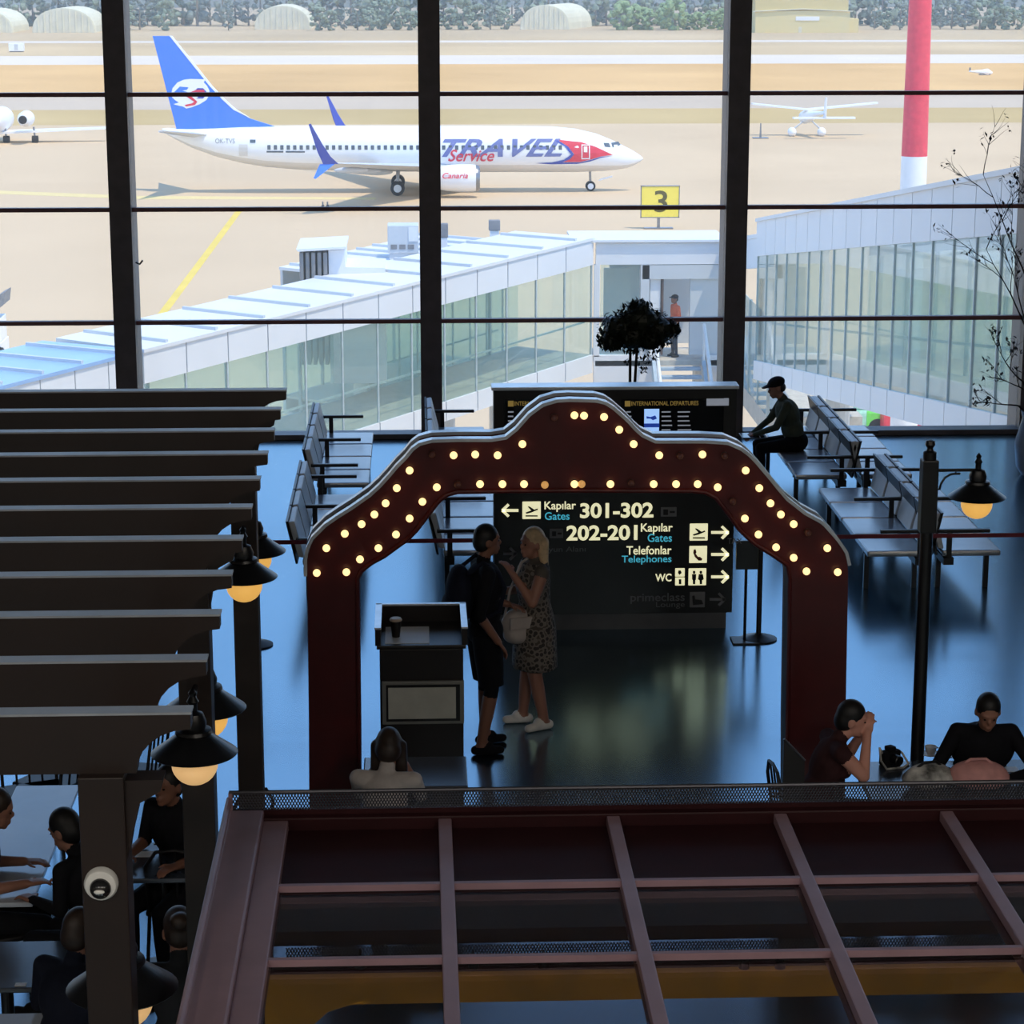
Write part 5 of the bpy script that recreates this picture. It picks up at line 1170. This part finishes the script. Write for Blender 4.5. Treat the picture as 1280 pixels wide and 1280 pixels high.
for s in (1, -1): obj('backpack_strap', tube(BM(), [(-.16,.12*s,1.47), (-.04,.12*s,1.56), (.08,.13*s,1.47), (.13,.14*s,1.35), (.08,.17*s,1.18), (-.08,.17*s,1.1)], .018, 8), f_navy, bp_, smooth=True)
b = BM(); lo_ = [(.98, .155, .19), (.8, .15, .2), (.62, .13, .2)]
for s in (1, -1):
    b2 = BM(); tube(b2, [(0,.09*s,.97), (.01,.1*s,.8), (.03,.105*s,.56)], [.125, .115, .098], 18); obj('shorts_leg', b2, f_black, man, smooth=True)
# blond woman with dress and handbag
wp = G(668, 908, 0); J = stand(1.66)
J['elL'] = V((.1,.25,1.12))*1; J['wrL'] = V((.22,.12,1.33)); J['elR'] = V((.05,-.25,1.10)); J['wrR'] = V((.26,-.15,1.12)); J['anR'] = V((.06,-.12,.08)); J['toR'] = V((.195,-.145,.03)); J['anL'] = V((-.05,.1,.08)); J['toL'] = V((.095,.135,.03))
wom, wh = person('blond woman in a patterned dress holding a pale shoulder bag', (wp.x, wp.y, 0), math.radians(195), J, outfit(fab('dress_lining', (90, 84, 78)), sleeve=SKIN, thigh=SKIN, foot=f_white), look=(.25,.02), hair=(h_blond, 'bob'), female=True)
m_dress = mat('patterned_dress_fabric', (120, 112, 104), rough=.85)
nt = m_dress.node_tree; vor = nt.nodes.new('ShaderNodeTexVoronoi'); vor.inputs['Scale'].default_value = 26; rp = nt.nodes.new('ShaderNodeValToRGB'); rp.color_ramp.interpolation = 'CONSTANT'
rp.color_ramp.elements[0].color = rgb(50, 46, 44); rp.color_ramp.elements[1].color = rgb(112, 104, 96); rp.color_ramp.elements[1].position = .42; e = rp.color_ramp.elements.new(.7); e.color = rgb(70, 62, 56)
nt.links.new(nt.nodes['Texture Coordinate'].outputs['Object'], vor.inputs['Vector']); nt.links.new(vor.outputs['Distance'], rp.inputs[0]); nt.links.new(rp.outputs[0], nt.nodes['Principled BSDF'].inputs['Base Color'])
b = BM(); rings = []
for z, cx, rx, ry in ((1.40,0,.10,.15), (1.34,.01,.125,.165), (1.2,.02,.14,.165), (1.05,0,.125,.15), (.95,0,.15,.185), (.82,0,.17,.205), (.68,.0,.175,.21), (.55,0,.18,.215), (.52,0,.18,.215)):
    rings.append([b.verts.new((cx+rx*math.cos(2*PI*k/28)*(1+.03*math.sin(7*2*PI*k/28)*(1.4-z)), ry*math.sin(2*PI*k/28), z)) for k in range(28)])
for r0, r1 in zip(rings, rings[1:]):
    for k in range(28): b.faces.new((r0[k], r0[(k+1) % 28], r1[(k+1) % 28], r1[k]))
dr = obj('dress', b, m_dress, wom, smooth=True); md = dr.modifiers.new('t', 'SOLIDIFY'); md.thickness = .006
bag = thing('shoulder_bag', 'pale grey leather bag hanging from the blond woman\'s shoulder', 'bag', (wp.x-.14, wp.y-.12, .74), math.radians(20)); m_bagl = mat('pale_leather', (168, 158, 152), rough=.5, var=.08)
b = BM(); ell(b, (0,0,.17), (.15,.07,.13)); ell(b, (0,0,.08), (.13,.075,.08)); obj('pouch', None, None, bag, me=remesh(b, .013, 'pouch', [m_bagl], 4)); obj('strap', tube(BM(), [(-.12,0,.22), (-.07,-.0,.45), (.04,.03,.66), (.13,.08,.685), (.16,.16,.6), (.13,.05,.25)], .011, 8), m_bagl, bag, smooth=True); obj('flap', bev(boxm(-.1,.1,-.085,-.06,.14,.24), .012), m_bagl, bag)
# man with cap by the window
J = sit(.32, 1.74, .46); J['wrL'] = V((.50,.06,.66)); J['wrR'] = V((.50,-.06,.66)); J['elL'] = V((.28,.25,.78)); J['elR'] = V((.28,-.25,.78))
sx = xr-.14-.30
capm, _ = person('man in a dark cap and jacket seated by the window looking down', (sx, 26.9, 0), PI, J, outfit(f_olive, forearm=f_olive, thigh=f_black, calf=f_black), look=(0,.35), hair=(f_black, 'cap'), fat=1.15)
lt_ = thing('tablet_device', 'thin dark tablet on the lap of the seated man in the cap', 'tablet', (sx-.55, 26.9, .625)); obj('slab', bev(boxm(-.11,.11,-.15,.15,0,.012), .004), m_blk, lt_); obj('screen', boxm(-.1,.1,-.14,.14,.012,.014), mat('dim_screen', (60,70,90), rough=.1), lt_)
# apron worker at the bridge doorway
wq = P(843, 441, VY+.6); J = stand(1.75)
worker, _ = person('worker in an orange vest and dark cap in the bridge doorway', (wq.x, VY+.6, zfl), math.radians(200), J, outfit(f_orange, thigh=f_denim, calf=f_denim), hair=(f_navy, 'cap'), vox=.016)
# ------------------------------------------------------------------ cafe furniture and guests
m_tt = mat('pale_glossy_table_top', (176, 184, 196), rough=.18, var=.03, spec=.7); m_tt2 = mat('dark_slate_table_top', (60, 68, 80), rough=.22, var=.05, spec=.7); m_chr = mat('dark_cafe_chair', (26, 24, 26), rough=.45)
def cafe_table(label, x, y, w, d, m, z=.75):
    t = thing('cafe_table', label, 'table', (x, y, 0)); obj('tabletop', bev(boxm(-w/2, w/2, -d/2, d/2, z-.03, z), .008), m, t)
    obj('column', tube(BM(), [(0,0,.02), (0,0,z-.03)], .035, 14), m_blk, t); obj('base', lathe(BM(), [(.26, 0), (.26, .012), (.06, .03), (0, .03)], 24), m_blk, t); return t
def cafe_chair(label, x, y, rot, mm=None):
    t = thing('cafe_chair', label, 'chair', (x, y, 0), rot, group='cafe chairs'); mm = mm or m_chr
    obj('seat', bev(boxm(-.21,.21,-.21,.21,.44,.475), .012), mm, t)
    for s in (1, -1): obj('leg', tube(BM(), [(.19,.19*s,.44), (.22,.21*s,0)], .012, 8), m_blk, t); obj('leg', tube(BM(), [(-.19,.19*s,.44), (-.23,.21*s,0)], .012, 8), m_blk, t)
    obj('back_frame', tube(BM(), [(-.2,-.19,.45), (-.25,-.19,.78), (-.26,-.12,.88), (-.262,0,.9), (-.26,.12,.88), (-.25,.19,.78), (-.2,.19,.45)], .012, 8), m_blk, t, smooth=True)
    for y0 in (-.09, 0, .09): obj('back_slat', tube(BM(), [(-.2,y0,.46), (-.258,y0,.88)], .008, 6), m_blk, t)
    return t
def at(px, py, z): q = G(px, py, z); return q.x, q.y
# left cafe
x, y = at(40, 1050, .75); cafe_table('long pale cafe table at the left edge under the pergola', x-.05, y, .42, 2.0, m_tt)
x, y = at(30, 1205, .75); cafe_table('dark slate cafe table at the bottom left edge', x-.1, y+.0, .75, .62, m_tt2)
x, y = at(30, 1282, .75); cafe_table('bluish cafe table cut by the bottom left corner', x-.1, y-.16, .75, .62, m_tt)
x, y = at(205, 1075, .75); cafe_table('dark cafe table beside the middle pergola post', x, y, .6, .6, m_tt2)
x, y = at(262, 1110, .6)
for (px, py, rot, lab) in ((45, 985, -1.2, 'dark cafe chair at the far end of the long pale table'), (68, 968, 2.6, 'dark cafe chair behind the long table near the pergola'), (10, 1150, .4, 'dark cafe chair at the left edge beside the slate table'), (283, 1050, 2.4, 'thin-framed cafe chair left of the far pergola post'), (235, 1120, 1.4, 'dark cafe chair at the dark table by the middle post'), (160, 960, 2.9, 'dark cafe chair left of the peach-lit lantern')):
    x, y = at(px, py, .5); cafe_chair(lab, x, y, rot)
def seated(label, px, py, zh, rot, J, cl, **kw):
    x, y = at(px, py, zh); c = V((J['head'].x, J['head'].y)); ca, sa = math.cos(rot), math.sin(rot)
    return person(label, (x-(c.x*ca-c.y*sa), y-(c.x*sa+c.y*ca), 0), rot, J, cl, **kw)
def handsup(J): J['elL'] = V((.30,.2,.86)); J['elR'] = V((.30,-.2,.86)); J['wrL'] = J['head']+V((.1,.07,-.12)); J['wrR'] = J['head']+V((.1,-.07,-.12)); return J
seated('guest in black seated with bowed head at the long pale table', 82, 1035, 1.20, math.radians(150), sit(.35), outfit(f_black, forearm=f_black, thigh=f_black, calf=f_black), look=(0,.4), hair=(h_black, 'short'), fat=1.2)
seated('guest in dark top cut by the left edge beside the long table', -6, 1010, 1.22, 0.2, sit(.25), outfit(f_char, forearm=SKIN, thigh=f_black, calf=f_black), look=(0,.3), hair=(h_brown, 'short'))
seated('guest in black seated behind the middle pergola post', 210, 978, 1.24, math.radians(-120), sit(.2), outfit(f_black, forearm=SKIN2, thigh=f_black, calf=f_black, skin=SKIN2), hair=(h_black, 'short'), fat=1.15)
J = sit(.2); J['wrR'] = J['head']+V((.06,-.12,-.1)); J['elR'] = J['head']+V((.12,-.3,-.25))
seated('guest in warm grey shirt raising a hand beside the kiosk canopy', 303, 1075, 1.2, math.radians(100), J, outfit(f_grey, thigh=f_denim, calf=f_denim), hair=(h_black, 'short'))
J = sit(.18); seated('guest with pinned-up dark hair seen from behind at the bottom left', 224, 1165, 1.22, math.radians(95), J, outfit(f_char, sleeve=SKIN, thigh=f_black, calf=f_black), look=(.1,.2), hair=(h_brown, 'bun'), female=True)
seated('guest in dark shirt with pale collar below the dome camera', 100, 1170, 1.2, math.radians(60), sit(.2), outfit(f_navy, forearm=SKIN, thigh=f_black, calf=f_black), look=(0,.2), hair=(h_brown, 'short'), fat=1.1)
# guest in front of the podium
J = handsup(sit(.38)); 
seated('woman with long brown hair bent over a table before the podium', 486, 935, 1.18, math.radians(80), J, outfit(fab('off_white_cotton', (196, 188, 184)), forearm=SKIN, thigh=f_denim, calf=f_denim), look=(.1,.35), hair=(h_brown, 'forward'), female=True)
x, y = at(500, 1000, .75); cafe_table('small dark cafe table hidden behind the mesh parapet', x+.1, y+.55, .7, .6, m_tt2); x, y = at(518, 1000, .9); cafe_chair('dark cafe chair with rounded back behind the mesh parapet', x, y, 1.6)
# right-hand table
J = handsup(sit(.35)); J['wrR'] = J['head']+V((.1,-.05,-.08))
wr_, _ = seated('woman with bare shoulders holding her hands to her face', 1064, 897, 1.2, math.radians(5), J, outfit(fab('dark_wine_cotton', (58, 34, 36)), sleeve=SKIN3, forearm=SKIN3, thigh=f_black, calf=f_black, skin=SKIN3), look=(-.15,.2), hair=(h_black, 'short'), female=True)
J = sit(.4, 1.8); J['elL'] = V((.34,.34,.80)); J['elR'] = V((.34,-.34,.80)); J['wrL'] = V((.52,.08,.80)); J['wrR'] = V((.52,-.08,.80))
mr_, _ = seated('man in black leaning on the table at the right edge', 1235, 890, 1.2, math.radians(-95), J, outfit(f_black, forearm=f_black, thigh=f_black, calf=f_black), look=(0,.45), hair=(h_black, 'short'), fat=1.3)
x, y = at(1215, 975, .75); cafe_table('wide dark cafe table holding the bags at the right', x, y, 1.5, .8, m_tt2); tz = .75
cafe_chair('dark cafe chair under the woman with bare shoulders', wr_.location.x, wr_.location.y, math.radians(5))
cafe_chair('dark cafe chair under the man in black at the right edge', mr_.location.x, mr_.location.y, math.radians(-95))
# screen panel beside her
q = P(1000, 960, 13.6); t = thing('seat_screen', 'slanted dark side panel with pale edge by the right arch pillar', 'panel', (q.x, 13.6, 0)); a_, b_, c_, d_ = P(980, 925, 13.6), P(1006, 952, 13.6), P(1006, 1010, 13.6), P(980, 985, 13.6)
bm = BM(); prism(bm, [(a_.x, 13.6, a_.z), (b_.x, 13.6, b_.z), (b_.x, 13.6, 0), (a_.x, 13.6, 0)], (0,.04,0)); obj('board', bm, m_pod, t, world=True); obj('edge', tube(BM(), [(a_.x, 13.6, a_.z+.006), (b_.x, 13.6, b_.z+.006)], .009, 6), m_wire, t, world=True)
# bags and cup on the right table
def blob_bag(label, px, py, r, m, rot=0, accents=None, name='hand_bag'):
    x, y = at(px, py, tz); t = thing(name, label, 'bag', (x, y, tz), rot); g = BM(); ell(g, (0,0,r[2]*.95), r); ell(g, (r[0]*.35,.0,r[2]*.8), (r[0]*.7, r[1]*1.1, r[2]*.75)); ell(g, (-r[0]*.4,.02,r[2]*.75), (r[0]*.65, r[1]*.9, r[2]*.7))
    for v in g.verts: v.co.z = max(v.co.z, .0)
    obj('pouch', None, None, t, me=remesh(g, .012, 'pouch', [m], 3)); obj('handle', tube(BM(), [(-r[0]*.6,0,r[2]*1.5), (-r[0]*.3,-.03,r[2]*2.1), (r[0]*.2,-.03,r[2]*2.15), (r[0]*.6,0,r[2]*1.5)], .01, 8), accents or m, t, smooth=True)
    return t
m_spl = mat('mottled_white_black_fabric', (170, 168, 164), rough=.8, var=.9, scale=9)
blob_bag('mottled black and white bag on the right table', 1160, 985, (.17,.1,.09), m_spl, .2, m_blk); blob_bag('soft dusty pink bag slumped on the right table', 1222, 985, (.2,.12,.1), f_pink, -.1)
x, y = at(1112, 955, tz); pc = thing('photo_camera', 'black camera with a short lens beside the elbows of the bare-shouldered woman', 'camera', (x, y, tz), .5)
obj('body', bev(boxm(-.07,.07,-.035,.035,0,.1), .012), f_black, pc); obj('prism', bev(boxm(-.03,.03,-.03,.03,.1,.13), .01), f_black, pc); obj('lens', lathe(BM(), [(.036,-.035), (.036,-.1), (.03,-.105), (0,-.1)], 20, (0,0,.05), 'Y'), m_iron, pc, smooth=True)
obj('strap', tube(BM(), [(-.07,0,.09), (-.11,-.02,.14), (-.12,-.05,.06), (-.1,-.09,.008), (.02,-.12,.008), (.1,-.08,.008), (.09,-.02,.07), (.07,0,.09)], .008, 7), m_spl, pc, smooth=True)
x, y = at(1167, 950, tz); cu = thing('espresso_cup', 'small white cup on a saucer on the right table', 'cup', (x, y+.1, tz)); obj('saucer', lathe(BM(), [(.04,0), (.07,.012), (.068,.014), (0,.006)], 24), m_paper, cu, smooth=True); obj('bowl', lathe(BM(), [(.022,.008), (.036,.03), (.042,.065), (.039,.065), (.03,.03), (0,.015)], 24), m_paper, cu, smooth=True); obj('handle', tube(BM(), [(.04,0,.055), (.062,0,.05), (.06,0,.03), (.036,0,.025)], .005, 6), m_paper, cu, smooth=True)
x, y = at(1188, 940, tz)
for k, (px, py) in enumerate(((1190, 945), (1260, 962))):
    x, y = at(px, py, tz); tag(obj('menu_card', bev(boxm(x-.07, x+.07, y-.05, y+.05, tz, tz+.004), .001), m_paper), ['pale card lying near the white cup on the right table', 'pale card at the right edge of the right table'][k], 'card')
x, y = at(175, 1068, .75)
for k, (px, py) in enumerate(((182, 1068), (205, 1052))):
    x, y = at(px, py, .75); tag(obj('menu_card', bev(boxm(x-.06, x+.06, y-.045, y+.045, .75, .754), .001), m_paper), ['white card on the dark table by the middle post, nearer one', 'white card on the dark table by the middle post, farther one'][k], 'card')
x, y = at(26, 1231, .75); tag(obj('menu_card', bev(boxm(x-.03, x+.03, y-.02, y+.02, .75, .754), .001), m_paper), 'tiny pale card on the dark slate table', 'card')
